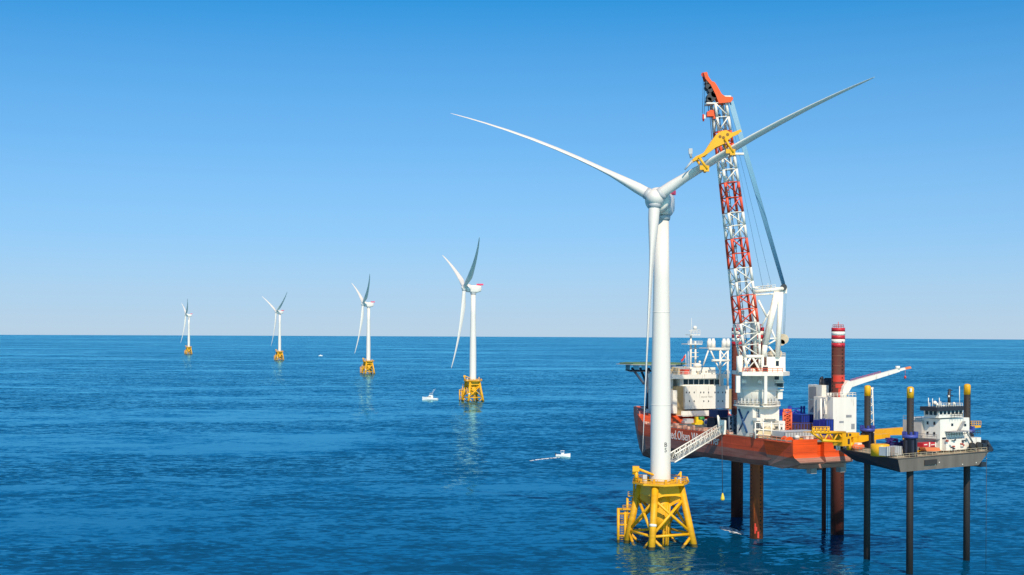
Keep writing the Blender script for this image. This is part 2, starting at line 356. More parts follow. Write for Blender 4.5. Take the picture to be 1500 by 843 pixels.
def make_turbine(x, y, label, hubx, bl, yaw, phase=0, name_marks=True, jang=-110):
    d = math.hypot(x, y)
    root = thing('wind_turbine', label, 'wind turbine', (x, y, sea(d)), 0, 'offshore wind turbines standing in a row')
    # tower with faint flange rings
    t = MB().lathe([(2.95, 18.3), (2.9, 19.0), (2.88, 40), (2.6, 58), (2.3, 76), (2.08, 93.2)], n=56)
    tw = t.build('tower', WHITE, root)
    fl = MB()
    for z, r in ((18.5, 3.06), (40, 2.90), (66.5, 2.48)): fl.lathe([(r, z), (r, z + .22)], n=48)
    each(fl, 'flange_ring', WHITE, tw)
    dr = MB()
    # nacelle, heading = direction of the rotor axis in plan
    hd = math.atan2(-math.cos(yaw), -math.sin(yaw))
    N = Matrix.Rotation(hd, 4, 'Z') @ Matrix.Translation((0, 0, 97.6))
    MB(N).lathe([(2.35, -4.6), (2.5, -3.9), (2.5, -3.3)], n=40).build('yaw_collar', LGREY, tw)
    rings = []
    for xx, hw, zb, zt in ((-7.0, 1.7, -1.0, 2.9), (-6.5, 2.3, -2.2, 3.2), (-3.0, 2.7, -3.35, 3.4), (1.5, 2.8, -3.4, 3.4), (3.6, 2.8, -2.6, 3.4)):
        ring = []
        for i in range(24):
            a = 2 * math.pi * i / 24; cx = math.copysign(abs(math.cos(a)) ** .45, math.cos(a)); sx = math.copysign(abs(math.sin(a)) ** .45, math.sin(a))
            ring.append((xx, cx * hw, (zb + zt) / 2 + sx * (zt - zb) / 2))
        rings.append(ring)
    na = MB(N).loft(rings).build('nacelle', WHITE, root)
    G = N @ Matrix.Translation((3.2, 0, .6)) @ Matrix.Rotation(R(-5), 4, 'Y')
    MB(G).lathe([(3.0, -.6), (3.5, -.3), (3.55, 2.2), (3.3, 2.7), (2.4, 3.0)], n=48, axis='x').build('generator_ring', WHITE, na)
    hp = MB(N); z0 = 3.3
    hp.box(-8.4, -2.1, z0, -3.6, 2.1, z0 + .2)
    for yy in (-2.1, 2.1): hp.box(-8.4, yy - .06, z0 + .2, -3.6, yy + .06, z0 + 1.35)
    hp.box(-8.5, -2.1, z0 + .2, -8.38, 2.1, z0 + 1.35)
    hp.build('hoist_platform', PINK, na)
    vm = MB(N).tube((-2.5, 1.2, 3.3), (-2.5, 1.2, 5.6), .07, n=5).tube((-3, 1.2, 5.3), (-2, 1.2, 5.3), .05, n=4)
    vm.build('wind_vane', LGREY, na)
    # hub and blades
    Rt = G @ Matrix.Translation((5.0, 0, 0)) @ Matrix.Rotation(R(phase), 4, 'X')
    hb = MB(Rt).lathe([(1.7, -2.3), (2.2, -2.0), (2.5, -1.0), (2.55, 0), (2.3, 1.0), (1.7, 1.9), (.9, 2.45), (.05, 2.65)], n=36, axis='x')
    hub = hb.build('hub', WHITE, root)
    for ang, pitch, bi, bf, ln in bl:
        c = Vector((0, math.cos(R(ang)), math.sin(R(ang))))
        MB(Rt).tube(c * 1.2, c * 2.9, 1.78, 1.72, n=28).build('blade_collar', LGREY, hub)
        blade_mb(Rt, ang, pitch, bi, bf, ln).build('blade', WHITE, root)
    # jacket: four battered legs, X braces, a stubby column, deck
    J = Matrix.Rotation(R(jang), 4, 'Z')
    jk = MB(J).lathe([(2.4, 5.0), (2.9, 7.5), (2.9, 18.0)], n=36).build('jacket_foundation', YEL, root)
    def leg(k, z):
        rr = 9.9 + (5.9 - 9.9) * z / 17.6; a = math.pi / 2 * k; return Vector((rr * math.cos(a), rr * math.sin(a), z))
    for k in range(4):
        MB(J).tube(leg(k, -4), leg(k, 17.6), .98, .98, n=24).build('jacket_leg', YELJ, jk)
    for k in range(4):
        a, b = k, (k + 1) % 4
        MB(J).tube(leg(a, 4.0), leg(b, 13.6), .42, n=12).tube(leg(b, 4.0), leg(a, 13.6), .42, n=12).build('cross_brace', YEL, jk)
        mid = (leg(a, 3.4) + leg(b, 3.4)) / 2
        MB(J).tube(leg(a, 3.6), leg(b, 3.6), .40, n=12).build('horizontal_brace', YEL, jk)
        lo = (leg(a, -3) + leg(b, -3)) / 2
        MB(J).tube(leg(a, 3.2), lo, .42, n=12).tube(leg(b, 3.2), lo, .42, n=12).build('diving_brace', YELJ, jk)
        # plate girder from the leg tops in to the column
        p0 = leg(k, 17.4); rad = Vector((math.cos(math.pi/2*k), math.sin(math.pi/2*k), 0)); tn = Vector((-rad.y, rad.x, 0)) * .35
        q = [rad * 6.2 + Vector((0,0,17.6)), rad * 6.9 + Vector((0,0,13.4)), rad * 2.6 + Vector((0,0,11.0)), rad * 2.6 + Vector((0,0,17.6))]
        MB(J)._add([v + tn for v in q] + [v - tn for v in q], [(0,1,2,3), (7,6,5,4), (0,4,5,1), (1,5,6,2), (2,6,7,3), (3,7,4,0)], False).build('plate_girder', YEL, jk)
        c = [leg(a, 17.3), leg(a, 13.9), leg(a, 13.9).lerp(leg(b, 13.9), .28) + Vector((0,0,.6)), leg(a, 13.9).lerp(leg(b, 13.9), .72) + Vector((0,0,.6)), leg(b, 13.9), leg(b, 17.3)]
        nn = Vector((math.cos(math.pi/2*(k+.5)), math.sin(math.pi/2*(k+.5)), 0)) * .15
        MB(J)._add([v + nn for v in c] + [v - nn for v in c], [tuple(range(6)), tuple(range(11, 5, -1))] + [(i, (i+1) % 6, (i+1) % 6 + 6, i+6) for i in range(6)], False).build('skirt_panel', YEL, jk)
    oc = [(8.1 * math.cos(R(22.5 + 45*i)), 8.1 * math.sin(R(22.5 + 45*i))) for i in range(8)]
    dk = MB(J).prism(oc, 17.6, 18.15).build('work_deck', YEL, jk)
    MB(J).rail([(p[0]*.97, p[1]*.97, 18.15) for p in oc], h=1.25, r=.09, gap=1.6, closed=True).build('deck_railing', YEL, dk)
    tb = MB()
    for i in range(9):
        a = R(20 + 37*i); rr = 4.8 + (i % 3) * .9
        tb.cbox((rr*math.cos(a), rr*math.sin(a), 18.15 + .55), (.7, .7, 1.1))
    each(tb, 'deck_locker', YELD, dk)
    lk = MB(); lk.cbox((-4.6, -1.0, 19.2), (1.2, 1.6, 2.1)).cbox((5.2, -2.2, 18.9), (.9, 1.0, 1.5)).cbox((4.4, -4.2, 18.8), (.7, .7, 1.3)); each(lk, 'equipment_cabinet', LGREY, dk)
    # davit crane folded over the deck edge
    cx, cy = -7.0, -1.2
    cr = MB().tube((cx, cy, 18.1), (cx, cy, 21.6), .55, n=14).cbox((cx - .2, cy, 21.9), (1.9, 1.5, 1.5)).tube((cx - .3, cy, 22.2), (cx - .9, cy, 20.3), .45, n=8)
    cr.tube((cx + .3, cy, 21.9), (cx + 5.0, cy - .6, 20.2), .42, .28, n=8).tube((cx + 5.0, cy - .6, 20.2), (cx + 5.2, cy - .6, 18.6), .15, n=6)
    cr.build('davit_crane', YEL, jk)
    rm = MB().tube((5.6, -1.6, 18.1), (5.6, -1.6, 21.2), .28, n=10).tube((5.6, -1.6, 20.9), (4.7, -1.8, 20.0), .2, n=8).tube((8.0, -.8, 18.1), (7.4, -.8, 19.6), .25, n=8)
    rm.build('mooring_post', YEL, dk)
    # boat landing and stepped ladder platforms down the left leg
    L0 = J @ leg(3, 0)
    bx, by = L0.x - .9, L0.y + .4
    bo = MB()
    for dx in (-1.5, 0.5):
        bo.tube((bx + dx, by, -2), (bx + dx, by, 10.0 if dx < 0 else 9.0), .42, n=12)
    for z in (2.0, 5.2, 8.4): bo.tube((bx - 1.5, by, z), (bx + 2.6, by, z), .30, n=8)
    bo.tube((bx - 1.5, by, 9.7), (bx + 3.2, by, 9.6), .35, n=8)
    for z in range(1, 18): bo.tube((bx - .9, by - .3, z * .5), (bx - .1, by - .3, z * .5), .07, n=4)
    bo.build('boat_landing', YELJ, jk)
    lad = MB()
    for x0, z0, z1 in ((bx + 1.4, 5.5, 13.0), (bx + 3.3, 11.5, 18.6)):
        lad.tube((x0 - .3, by, z0), (x0 - .3, by, z1), .34, n=8).tube((x0 + 1.1, by, z0), (x0 + 1.1, by, z1), .16, n=6)
        for k in range(int((z1 - z0) / .8)): lad.tube((x0 - .3, by, z0 + .8*k), (x0 + 1.1, by, z0 + .8*k), .08, n=4)
    lad.build('ladder', YEL, jk)
    for q0, q1, zz in ((bx - .3, bx + 3.6, 9.6), (bx + 1.2, bx + 4.4, 13.5)):
        MB().box(q0, by - 1.0, zz, q1, by + 1.2, zz + .25).rail([(q0, by - 1, zz + .25), (q1, by - 1, zz + .25)], r=.08).build('rest_platform', YELD, jk)
    MB(J).tube(leg(0, 6.3) , leg(0, 7.0), 1.03, n=24).build('white_leg_band', SWHITE, jk)
    cb = MB(J)
    for i in range(3):
        a = R(35 + 22*i); cb.tube((2.2*math.cos(a), 2.2*math.sin(a), -3), (2.95*math.cos(a), 2.95*math.sin(a), 12), .3, n=8)
    cb.build('cable_tube', YELD, jk)
    return root, tw

BAD = 1
T1, T1W = make_turbine(42.7, 391, 'largest and nearest turbine, white tower on yellow lattice foot beside the orange ship', 0,
    [(34.0, 77, -8.0, 1.5, .90), (149.5, 74, 8.5, 1.5, .915), (268.3, 84, .8, 1.0, .965)], R(20))
far = [(692.5, 588, 'white turbine on yellow foot standing just right of the white fishing boat', R(73), 3),
       (539.5, 548, 'white turbine standing between the small far turbine pair and the fishing boat', R(72), 3),
       (409.5, 528, 'distant white turbine whose left blade points widest, second from the left end', R(56), 2),
       (276.5, 519, 'smallest and farthest white turbine on a yellow foot, alone at the left end', R(70), 3)]
for px, py, lb, yw, ph in far:
    p = atz(px, py, 0)
    p = EYE + ray(px, py) * (-(H) / ray(px, py).z)
    make_turbine(p.x, p.y, lb, 0, [(31, 70, 0, 6.5, .96), (151, 70, 0, 6.5, .96), (271, 70, 0, 6.5, .96)], yw, ph)
# the painted number on the nearest tower
for body, px, py in (('B', 974.8, 654.5), ('5', 974.8, 662.5)):
    q = at(px, py, 391 - 2.3); th = math.asin(max(-1, min(1, (q.x - 42.7) / 2.9)))
    M = Matrix.Translation((2.93 * math.sin(th), -2.93 * math.cos(th), q.z)) @ Matrix.Rotation(th, 4, 'Z') @ Matrix.Rotation(R(90), 4, 'X')
    lettering('tower_number', body, 1.75, TEXTK, T1W, M, .02, align='CENTER')

# ------------------------------------------------------------------ the orange jack-up ship
SH = Frame(73.4, 389.4, math.atan2(.8983, -.4394))          # local x forward, y to port
ZD = 30.4
ship = thing('jackup_ship', 'orange and white jack-up ship standing on rusty legs with helideck and tall crane', 'ship', (SH.o.x, SH.o.y, 0), SH.a)
def sb(px, py, s): return SH.hit(px, py, x=s)               # point on a plane across the ship
def sbox(mb, px0, py0, px1, py1, s, depth, o=(0, 0, 0)):     # a box whose after face covers these photograph bounds
    a = sb(px0, py1, s); b = sb(px1, py0, s)
    return mb.box(s - o[0], a.y - o[1], a.z - o[2], s + depth - o[0], b.y - o[1], b.z - o[2])
def hull_rings():
    st = []
    # s, half breadth top, half breadth bottom, bottom z, top z
    for s, ht, hb_, zb, zt in ((-8.0, 19.5, 19.0, 29.4, ZD), (-6.4, 19.5, 19.0, 27.2, ZD), (-4.4, 19.5, 19.0, 25.2, ZD), (-2.0, 19.5, 19.0, 23.7, ZD), (1.0, 19.5, 19.0, 22.8, ZD), (8, 19.5, 19.2, 22.5, ZD), (40, 19.5, 19.2, 22.5, ZD), (62, 19.5, 19, 22.2, ZD),
                             (68, 19.2, 17.5, 20.5, 30.6), (74, 18.0, 13.5, 18.4, 33.4), (80, 14.8, 8.5, 17.2, 33.6), (90, 8.6, 3.2, 16.8, 33.8), (98, 4.0, .8, 18.0, 33.9), (102.5, 1.9, .3, 23, 34.0), (106, .35, .2, 30, 34.1)):
        ring = []
        for sg in (1, -1):
            pts = [(ht, zt), (ht, zt - .35 * (zt - zb)), (hb_ + .6*(ht-hb_), zb + 1.6 * min(1, (zt-zb)/6)), (hb_ - 1.0 if hb_ > 2 else hb_*.6, zb)]
            if sg < 0: pts = pts[::-1]
            ring += [(s if sg > 0 or s > 8 else 9.2 + (s + 8) * .2, sg * p[0] - 19.5, p[1]) for p in pts]
        st.append(ring)
    return st
hl = MB().loft(hull_rings(), smooth=False)
hull = hl.build('hull', HULLP, ship)
# stern block with two raked transom plates
sq = MB()
for l0, l1 in ((-1.2, 7.2), (9.6, 18.6)):
    pr = [(-12.6, ZD + .9), (-12.6, 27.0), (-13.0, 26.2), (-13.6, 25.0), (-13.3, 24.6), (-5, 22.6), (1, 22.9), (1, ZD - .05), (-12.0, ZD - .05), (-12.0, ZD + .9)]
    ins = [0, 0, .3, 1.6, 2.0, 2.0, 2, 0, 0, 0]; r0 = [(p[0], -(l0 + i * (1 if l0 < 5 else 0)), p[1]) for p, i in zip(pr, ins)]; r1 = [(p[0], -(l1 + (1.6 * min(1, i) if l0 < 5 else .4 * min(1, i))), p[1]) for p, i in zip(pr, ins)]
    sq.loft([r0, r1], smooth=False)
sq.box(-11.0, -18.0, 22.9, 1.5, -2.0, ZD - .15)
sq.build('stern_transom', HULLS, hull)
dk = MB().prism([(9.6, -38.6), (-7.4, -.4), (66, -.4), (66, -38.6)], ZD + .004, ZD + .12); dk.box(-11.9, -18.4, ZD - .04, -7.6, -.8, ZD + .10)
dk.build('main_deck', DECKG, ship)
fo = [(73, -1.6), (80, -4.9), (90, -11.1), (98, -15.7), (104, -18.7), (104, -20.3), (98, -23.3), (90, -27.9), (80, -34.1), (73, -37.4)]
MB().prism(fo, 32.3, 32.5).build('forecastle_deck', DECKG, ship)
bw = MB()
for i in range(len(fo) - 1):
    a, b = Vector((*fo[i], 0)), Vector((*fo[i+1], 0)); d = (b - a).normalized(); nrm_ = Vector((-d.y, d.x, 0)) * .15
    v = [a + nrm_, b + nrm_, b - nrm_, a - nrm_]
    bw.prism([(p.x, p.y) for p in v], 32.5, 34.3)
ap = MB(); a = SH.hit(945, 618, x=92); ap.cbox((92, a.y + .0, a.z), (3.0, .9, 3.2)); ap.build('anchor_pocket', SWHITE, hull)
bw.build('bow_bulwark', mat('faded_pink_bulwark_paint', (.55, .22, .17), .6), hull)
wn = MB()
for s, l in ((86, 14), (88, 20), (94, 17), (79, 9)): wn.cbox((s, -l, 33.4), (2.2, 2.4, 1.8)).tube((s, -l - 1.6, 33.5), (s, -l + 1.6, 33.5), .9, n=14)
each(wn, 'mooring_winch', SWHITE, ship)
# leg cut-outs in the bottom edge of the hull are read as dark wells
for s, l in ((12.5, 6.0), (62, 6.0), (62, 32.5), (12.0, 32.0)):
    pass
legs = {}
for nm, px, base in (('stern_port', 1108, 788.5), ('bow_starboard', 1079.5, 757), ('stern_starboard', 1226.5, 783), ('bow_port', 970, 757)):
    Y = (H) / (-ray(px, base).z); p = at(px, base, Y); q = SH.loc(p); legs[nm] = q
    zt = 62.5; LM = RUST if nm == 'stern_port' else DRUST
    lg = MB().tube((q.x, q.y, -6), (q.x, q.y, zt), 1.98, n=40).build('leg', LM, ship)
    rack = MB()
    for a in (25, 115, 205, 295):
        A = R(a) - SH.a; ex = Vector((math.cos(A), math.sin(A), 0))
        for k in range(52):
            z = -3 + k * 1.2
            if 22 < z < 31: continue
            c = Vector((q.x, q.y, z)) + ex * 1.93; rack.tube(c, c + ex * .10, .24, n=8)
    rack.build('pin_hole_row', mat('black_hole_shadow', (.012, .010, .010), .9), lg)['kind'] = 'stuff'
    wl = MB()
    for k in range(9):
        z = 33 + k * 3.0; wl.lathe([(2.0, z), (2.0, z + .12)], (q.x, q.y, 0), n=40)
    each(wl, 'weld_ring', mat('pale_rust_weld', '#8a5a48', .7), lg)
    for k, c in enumerate((CRIM, SWHITE, CRIM, SWHITE, CRIM)):
        zz = zt - 1.15 * k; h = 1.15 if k < 4 else 1.3
        MB().lathe([(2.02, zz - h), (2.02, zz)], (q.x, q.y, 0), n=40).build('stripe_band', c, lg)
    MB().rail([(q.x + 1.6 * math.cos(R(60*i)), q.y + 1.6 * math.sin(R(60*i)), zt) for i in range(6)], h=.9, r=.08, closed=True).tube((q.x, q.y, zt), (q.x, q.y, zt + 1.8), .1, n=5).build('top_rail', RED, lg)
# red patches of fresh primer
q = legs['stern_starboard']
pp = MB()
for a0, a1, z0, z1 in ((150, 330, 46.2, 48.3), (175, 300, 44.4, 45.6), (200, 290, 40.5, 44.2)):
    n = 14; v = []
    for z in (z0, z1):
        for i in range(n + 1):
            A = R(a0 + (a1 - a0) * i / n) + R(60) - SH.a; v.append((q.x + 2.0 * math.cos(A), q.y + 2.0 * math.sin(A), z))
    pp._add(v, [(i, i+1, n+2+i, n+1+i) for i in range(n)], True)
each(pp, 'primer_patch', RED, ship)
q = legs['stern_port']
pp = MB()
for a0, a1, z0, z1 in ((243, 256, 1.6, 4.6), (268, 283, .3, 2.2), (255, 266, 2.4, 3.6)):
    n = 8; v = []
    for z in (z0, z1):
        for i in range(n + 1):
            A = R(a0 + (a1 - a0) * i / n) - SH.a; v.append((q.x + 2.0 * math.cos(A), q.y + 2.0 * math.sin(A), z))
    pp._add(v, [(i, i+1, n+2+i, n+1+i) for i in range(n)], True)
each(pp, 'primer_patch', RED, ship)
# caisson pipe hanging by the far stern leg
p = atz(1206.7, 778, 0); q = SH.loc(p)
MB().tube((q.x, q.y, -4), (q.x, q.y, 25), .68, n=18).build('caisson_pipe', DRUST, ship)
for dx in (1.6, 2.6):
    MB().tube((q.x + .2, q.y - dx, -2), (q.x + .2, q.y - dx, 25), .07, n=5).build('hanging_cable', DGREY, ship)
th = MB()
for px in (1189, 1232): 
    a = sb(px, 684, -9); th.box(-10, a.y - 1.0, 21.3, -8, a.y + 1.0, 25)
each(th, 'thruster_guide', GREY, ship)
gb = MB(); a = sb(1195, 686, -6); gb.box(-6, a.y - 2.5, 21.8, 0, a.y + 1.5, 23); gb.build('keel_box', DGREY, ship)

# lettering along the port side
a = SH.hit(983.5, 640, y=0.0); b = SH.hit(1056, 658, y=0.0)
LX0 = SH.hit(976.5, 630, y=0.0).x
M = Matrix.Translation((LX0, .03, 26.95)) @ Matrix.Rotation(R(180), 4, 'Z') @ Matrix.Rotation(R(90), 4, 'X')
lt = lettering('ship_name_lettering', 'Fred.Olsen Windcarrier', 4.1, TEXTW, hull, M, .03, sx=1.0, sp=1.02)
LEN = LX0 - SH.hit(1053, 640, y=0.0).x
w0 = max(v.co.x for v in lt.data.vertices) - min(v.co.x for v in lt.data.vertices)
for v in lt.data.vertices: v.co.x = LX0 - (LX0 - v.co.x) * LEN / w0

# accommodation block, after face at s = 72
S0 = 72.0
hs_ = MB(); sbox(hs_, 1003, 565, 1068, 600, S0, 22); house = hs_.build('deckhouse', SWHITE, ship)
lw = MB(); sbox(lw, 986, 601, 1070, 626, S0 + 1.5, 15); lw.build('lower_deckhouse', SWHITE, ship)
tr = MB(); sbox(tr, 990, 566, 1003, 612, S0 + 1, 15); sbox(tr, 1068, 570, 1073.5, 600, S0 + .6, 20); each(tr, 'stair_trunk', TAN, house)
wl = MB(); sbox(wl, 968, 572, 988, 615, S0 + 2, 8); sbox(wl, 966, 548, 986, 571.5, S0 + 3, 7); each(wl, 'port_wing', SWHITE, house)
sbm = MB(); sbox(sbm, 985.5, 572, 992, 606, S0 - .5, 3); sbm.build('stair_tower', SWHITE, house)
br = MB(); sbox(br, 996, 554, 1060, 566, S0 + 1.6, 18); bridge = br.build('bridge', SWHITE, house)
wd = MB()
for i in range(7): sbox(wd, 1001.5 + i * 7.6, 556.2, 1007.8 + i * 7.6, 563.6, S0 + 1.55, .2)
each(wd, 'window', GLASS, bridge)
rf = MB(); sbox(rf, 984, 548.5, 1068, 555.5, S0 - .6, 15); roof = rf.build('bridge_roof', SWHITE, house)
tp = MB(); sbox(tp, 1013, 538.5, 1048, 549.2, S0 + 3, 12); top = tp.build('upper_house', SWHITE, house)
pw = MB()
for px in (1019.5, 1023.5, 1027, 1033.5, 1038): sbox(pw, px, 543.5, px + 1.7, 546, S0 + 2.95, .1)
each(pw, 'window', GLASS, top)
po = MB()
for px, py in [(x, 575.2) for x in (1005.6, 1010, 1017, 1026.5, 1031, 1038, 1047.3, 1052, 1058.7, 1063)] + [(x, 588) for x in (1010, 1017, 1031, 1038, 1052, 1058.6)] + [(x, 600.9) for x in (1010, 1017, 1031, 1038)]:
    sbox(po, px - .65, py - 1.2, px + .65, py + 1.2, S0 - .05 if py < 600 else S0 + 1.45, .2)
each(po, 'porthole', GLASS, house)
a = sb(1027.2, 582.8, S0)
M = Matrix.Translation((S0 - .06, a.y, a.z)) @ Matrix.Rotation(R(-90), 4, 'Z') @ Matrix.Rotation(R(90), 4, 'X')
lettering('house_lettering', 'BRAVE TERN', .75, TEXTG, house, M, .02, sx=1.0, sp=1.1)
bl = MB(); a = sb(1000, 612, S0 - 3); b = sb(1052, 612, S0 - 3)
bl.box(S0 - 3, a.y, sb(1000, 610.5, S0 - 3).z, S0 + 1.5, b.y, sb(1000, 609.5, S0 - 3).z)
for i in range(14):
    y = a.y + (b.y - a.y) * i / 13; bl.box(S0 - 3.0, y - .55, sb(1000, 609, S0 - 3).z, S0 - 2.9, y + .55, sb(1000, 602.5, S0 - 3).z)
bl.build('balcony', SWHITE, house)
rl = MB(); zr = rf.v[4][2]
y0 = sb(984, 550, S0).y; y1 = sb(1068, 550, S0).y
rl.rail([(S0 - .4, y0, zr), (S0 - .4, y1, zr)], r=.07).rail([(S0 + 12, y0, zr), (S0, y0, zr)], r=.07)
rl.build('roof_railing', SWHITE, roof)
ju = MB()
random.seed(3)
for i in range(16):
    px = random.uniform(984, 1012); y = sb(px, 548, S0 + random.uniform(2, 9)).y; s = S0 + random.uniform(2, 9); hh = random.uniform(.8, 2.6)
    ju.box(s, y - .4, zr, s + .9, y + random.uniform(.2, .9), zr + hh)
each(ju, 'roof_machinery', mat('buff_machinery_paint', '#b8a888', .6, var=.3), roof)
lb = MB(); sbox(lb, 1002.5, 541.5, 1010, 548.5, S0 + 1, 3); lb.build('life_raft_rack', RED, roof)
# mast
ma = MB()
def sp_(px, py, s=S0 + 9): return sb(px, py, s)
ma.tube(sp_(1011.5, 545), sp_(1012, 492), .42, .35, n=10).tube(sp_(1019, 545), sp_(1018.5, 500), .42, .3, n=10)
for py in (533, 523, 517, 511): ma.tube(sp_(1011.5, py), sp_(1023, py), .14, n=6)
a = sp_(1003, 505); b = sp_(1024, 501.5); ma.box(S0 + 7, b.y, a.z, S0 + 11, a.y, a.z + .35)
ma.rail([(S0 + 7, a.y, a.z + .3), (S0 + 7, b.y, a.z + .3)], h=.9, r=.07, gap=1.2)
a = sp_(1008, 491.5); b = sp_(1022, 490.5); ma.box(S0 + 7.5, b.y, a.z, S0 + 10.5, a.y, a.z + .3)
ma.rail([(S0 + 7.5, a.y, a.z + .3), (S0 + 7.5, b.y, a.z + .3)], h=1.6, r=.08, gap=1.0)
ma.tube(sp_(1013, 492), sp_(1013, 466), .09, .04, n=5).tube(sp_(1008, 545), sp_(1008, 515), .1, n=5)
ma.tube(sp_(1009, 485), sp_(1022, 485), .1, n=5)
mast = ma.build('mast', SWHITE, ship)
MB().ball(sp_(1018, 480.5), .72).build('radome', SWHITE, mast)
dm = MB().ball(sb(1021.5, 535.5, S0 + 5), 1.5, sz=.55).ball(sb(1012, 540, S0 + 3), .5).ball(sb(1025, 530.5, S0 + 5), .45); each(dm, 'satellite_dome', SWHITE, roof)
fa = sb(1004.5, 519, S0 + 4); fb = sb(1005, 540, S0 + 4)
pole = MB().tube(fb, fa, .12, n=6).build('flag_pole', SWHITE, ship)
e0, e1 = sb(1004.3, 519.5, S0 + 4), sb(998, 527.5, S0 + 4); e2, e3 = sb(1000.5, 525, S0 + 4), sb(1004.3, 523.5, S0 + 4)
fv = []
for t in range(9):
    u_ = t / 8; p = e0.lerp(e1, u_); p2 = e3.lerp(sb(998.5, 530.5, S0 + 4), u_); wv = .25 * math.sin(u_ * 7)
    fv += [(p.x + wv, p.y, p.z), (p2.x + wv, p2.y, p2.z), (p.x + wv + .05, p.y, p.z), (p2.x + wv + .05, p2.y, p2.z)]
MB()._add(fv, [(4*t, 4*t+1, 4*t+5, 4*t+4) for t in range(8)] + [(4*t+2, 4*t+6, 4*t+7, 4*t+3) for t in range(8)], True).build('flag', RED, pole)
# exhaust frame on the starboard side of the house
ef = MB(); SF = S0 - 1.0
def tb(px0, py0, px1, py1, r=.22, s0=SF, s1=None): return ef.tube(sb(px0, py0, s0), sb(px1, py1, s1 if s1 is not None else s0), r, n=8)
for s in (SF, SF + 5):
    for px in (1055, 1066): tb(px, 566, px, 513, .38, s, s)
    tb(1038, 511.5, 1068, 512.5, .45, s, s); tb(1043, 528.5, 1068.5, 528.5, .42, s, s); tb(1055, 540, 1066, 529, .22, s, s); tb(1055, 528, 1066, 514, .22, s, s); tb(1066, 528, 1055, 514, .22, s, s)
    tb(1030, 536, 1037.5, 514, .28, s, s); tb(1041, 514, 1049, 532, .28, s, s); tb(1049, 532, 1055, 542, .25, s, s); tb(1055, 552, 1066, 541, .2, s, s)
a = sb(1037, 511, SF); b = sb(1068.5, 511, SF); ef.box(SF - .4, b.y, a.z, SF + 5.4, a.y, a.z + .3)
frame = ef.build('exhaust_frame', SWHITE, ship)
for px, s in ((1039, SF + .5), (1044.6, SF + 4), (1060.5, SF + .5), (1066.3, SF + 4)):
    p = sb(px, 511, s); MB().lathe([(.82, 0), (.82, 2.3), (.55, 2.5), (.55, 3.1), (.4, 3.15)], (p.x, p.y, a.z + .3), n=16).build('exhaust_stack', SWHITE, frame)
# helideck over the bow
c = SH.loc(at(957, 531, 497)); ZH = 49.8
oc = [(c.x + 12.4 * math.cos(R(22.5 + 45*i)), c.y + 12.4 * math.sin(R(22.5 + 45*i))) for i in range(8)]
hd_ = MB().prism(oc, ZH - .45, ZH).build('helideck', mat('helideck_green_paint', '#5d7a52', .8), ship)
MB().prism([(c.x + (p[0]-c.x)*1.10, c.y + (p[1]-c.y)*1.10) for p in oc], ZH - .65, ZH - .46).build('safety_net', LGREY, hd_)
hf = MB()
for k in range(-3, 4):
    A = SH.m.inverted().to_3x3() @ Vector((0, 1, 0)); B = Vector((A.y, -A.x, 0)); o = Vector((c.x, c.y, 0)) + B * k * 3.1
    ln = 11 if abs(k) < 3 else 8
    for zt in (ZH - .7, ZH - 3.0): hf.tube(o - A * ln + Vector((0,0,zt)), o + A * ln + Vector((0,0,zt)), .14, n=6)
    for j in range(-3, 4): hf.tube(o + A * (j*ln/3) + Vector((0,0,ZH-.7)), o + A * (j*ln/3) + Vector((0,0,ZH-3.0)), .1, n=5)
for j in range(-3, 4):
    o = Vector((c.x, c.y, 0)) + A * j * 3.2
    for zt in (ZH - .7, ZH - 3.0): hf.tube(o - B * 9.5 + Vector((0,0,zt)), o + B * 9.5 + Vector((0,0,zt)), .12, n=5)
hf.build('helideck_truss', DGREY, hd_)
hs2 = MB()
a1 = SH.loc(at(926, 540, 495)); b1 = SH.loc(at(943, 562, 478)); hs2.tube(a1, b1, .45, n=10)
a1 = SH.loc(at(938, 540, 505)); b1 = SH.loc(at(952, 575, 480)); hs2.tube(a1, b1, .45, n=10)
hs2.tube(SH.loc(at(950, 540, 488)), SH.loc(at(948, 598, 478)), .5, n=10)
hs2.build('helideck_strut', mat('dark_blue_grey_paint', '#3d4a5c', .6), hd_)
# ship's rails and clutter along the port edge
rr = MB().rail([(-7.5, -.25, ZD), (9.5, -.25, ZD)], r=.07).rail([(20, -.25, ZD), (66, -.25, ZD)], r=.07).rail([(-12.4, -1, ZD + .9), (-12.4, -18, ZD + .9)], r=.06, h=.8)
rr.build('deck_railing', mat('faded_orange_rail_paint', (.70, .25, .12), .5), ship)
random.seed(5)
pe = MB()
for i in range(34):
    s = random.uniform(20, 68); pe.box(s, -.8 - random.uniform(.2, 1.6), ZD, s + random.uniform(.4, 1.6), -.6, ZD + random.uniform(.4, 1.5))
each(pe, 'deck_fitting', mat('pale_pink_fitting_paint', (.62, .40, .33), .6, var=.4), ship)

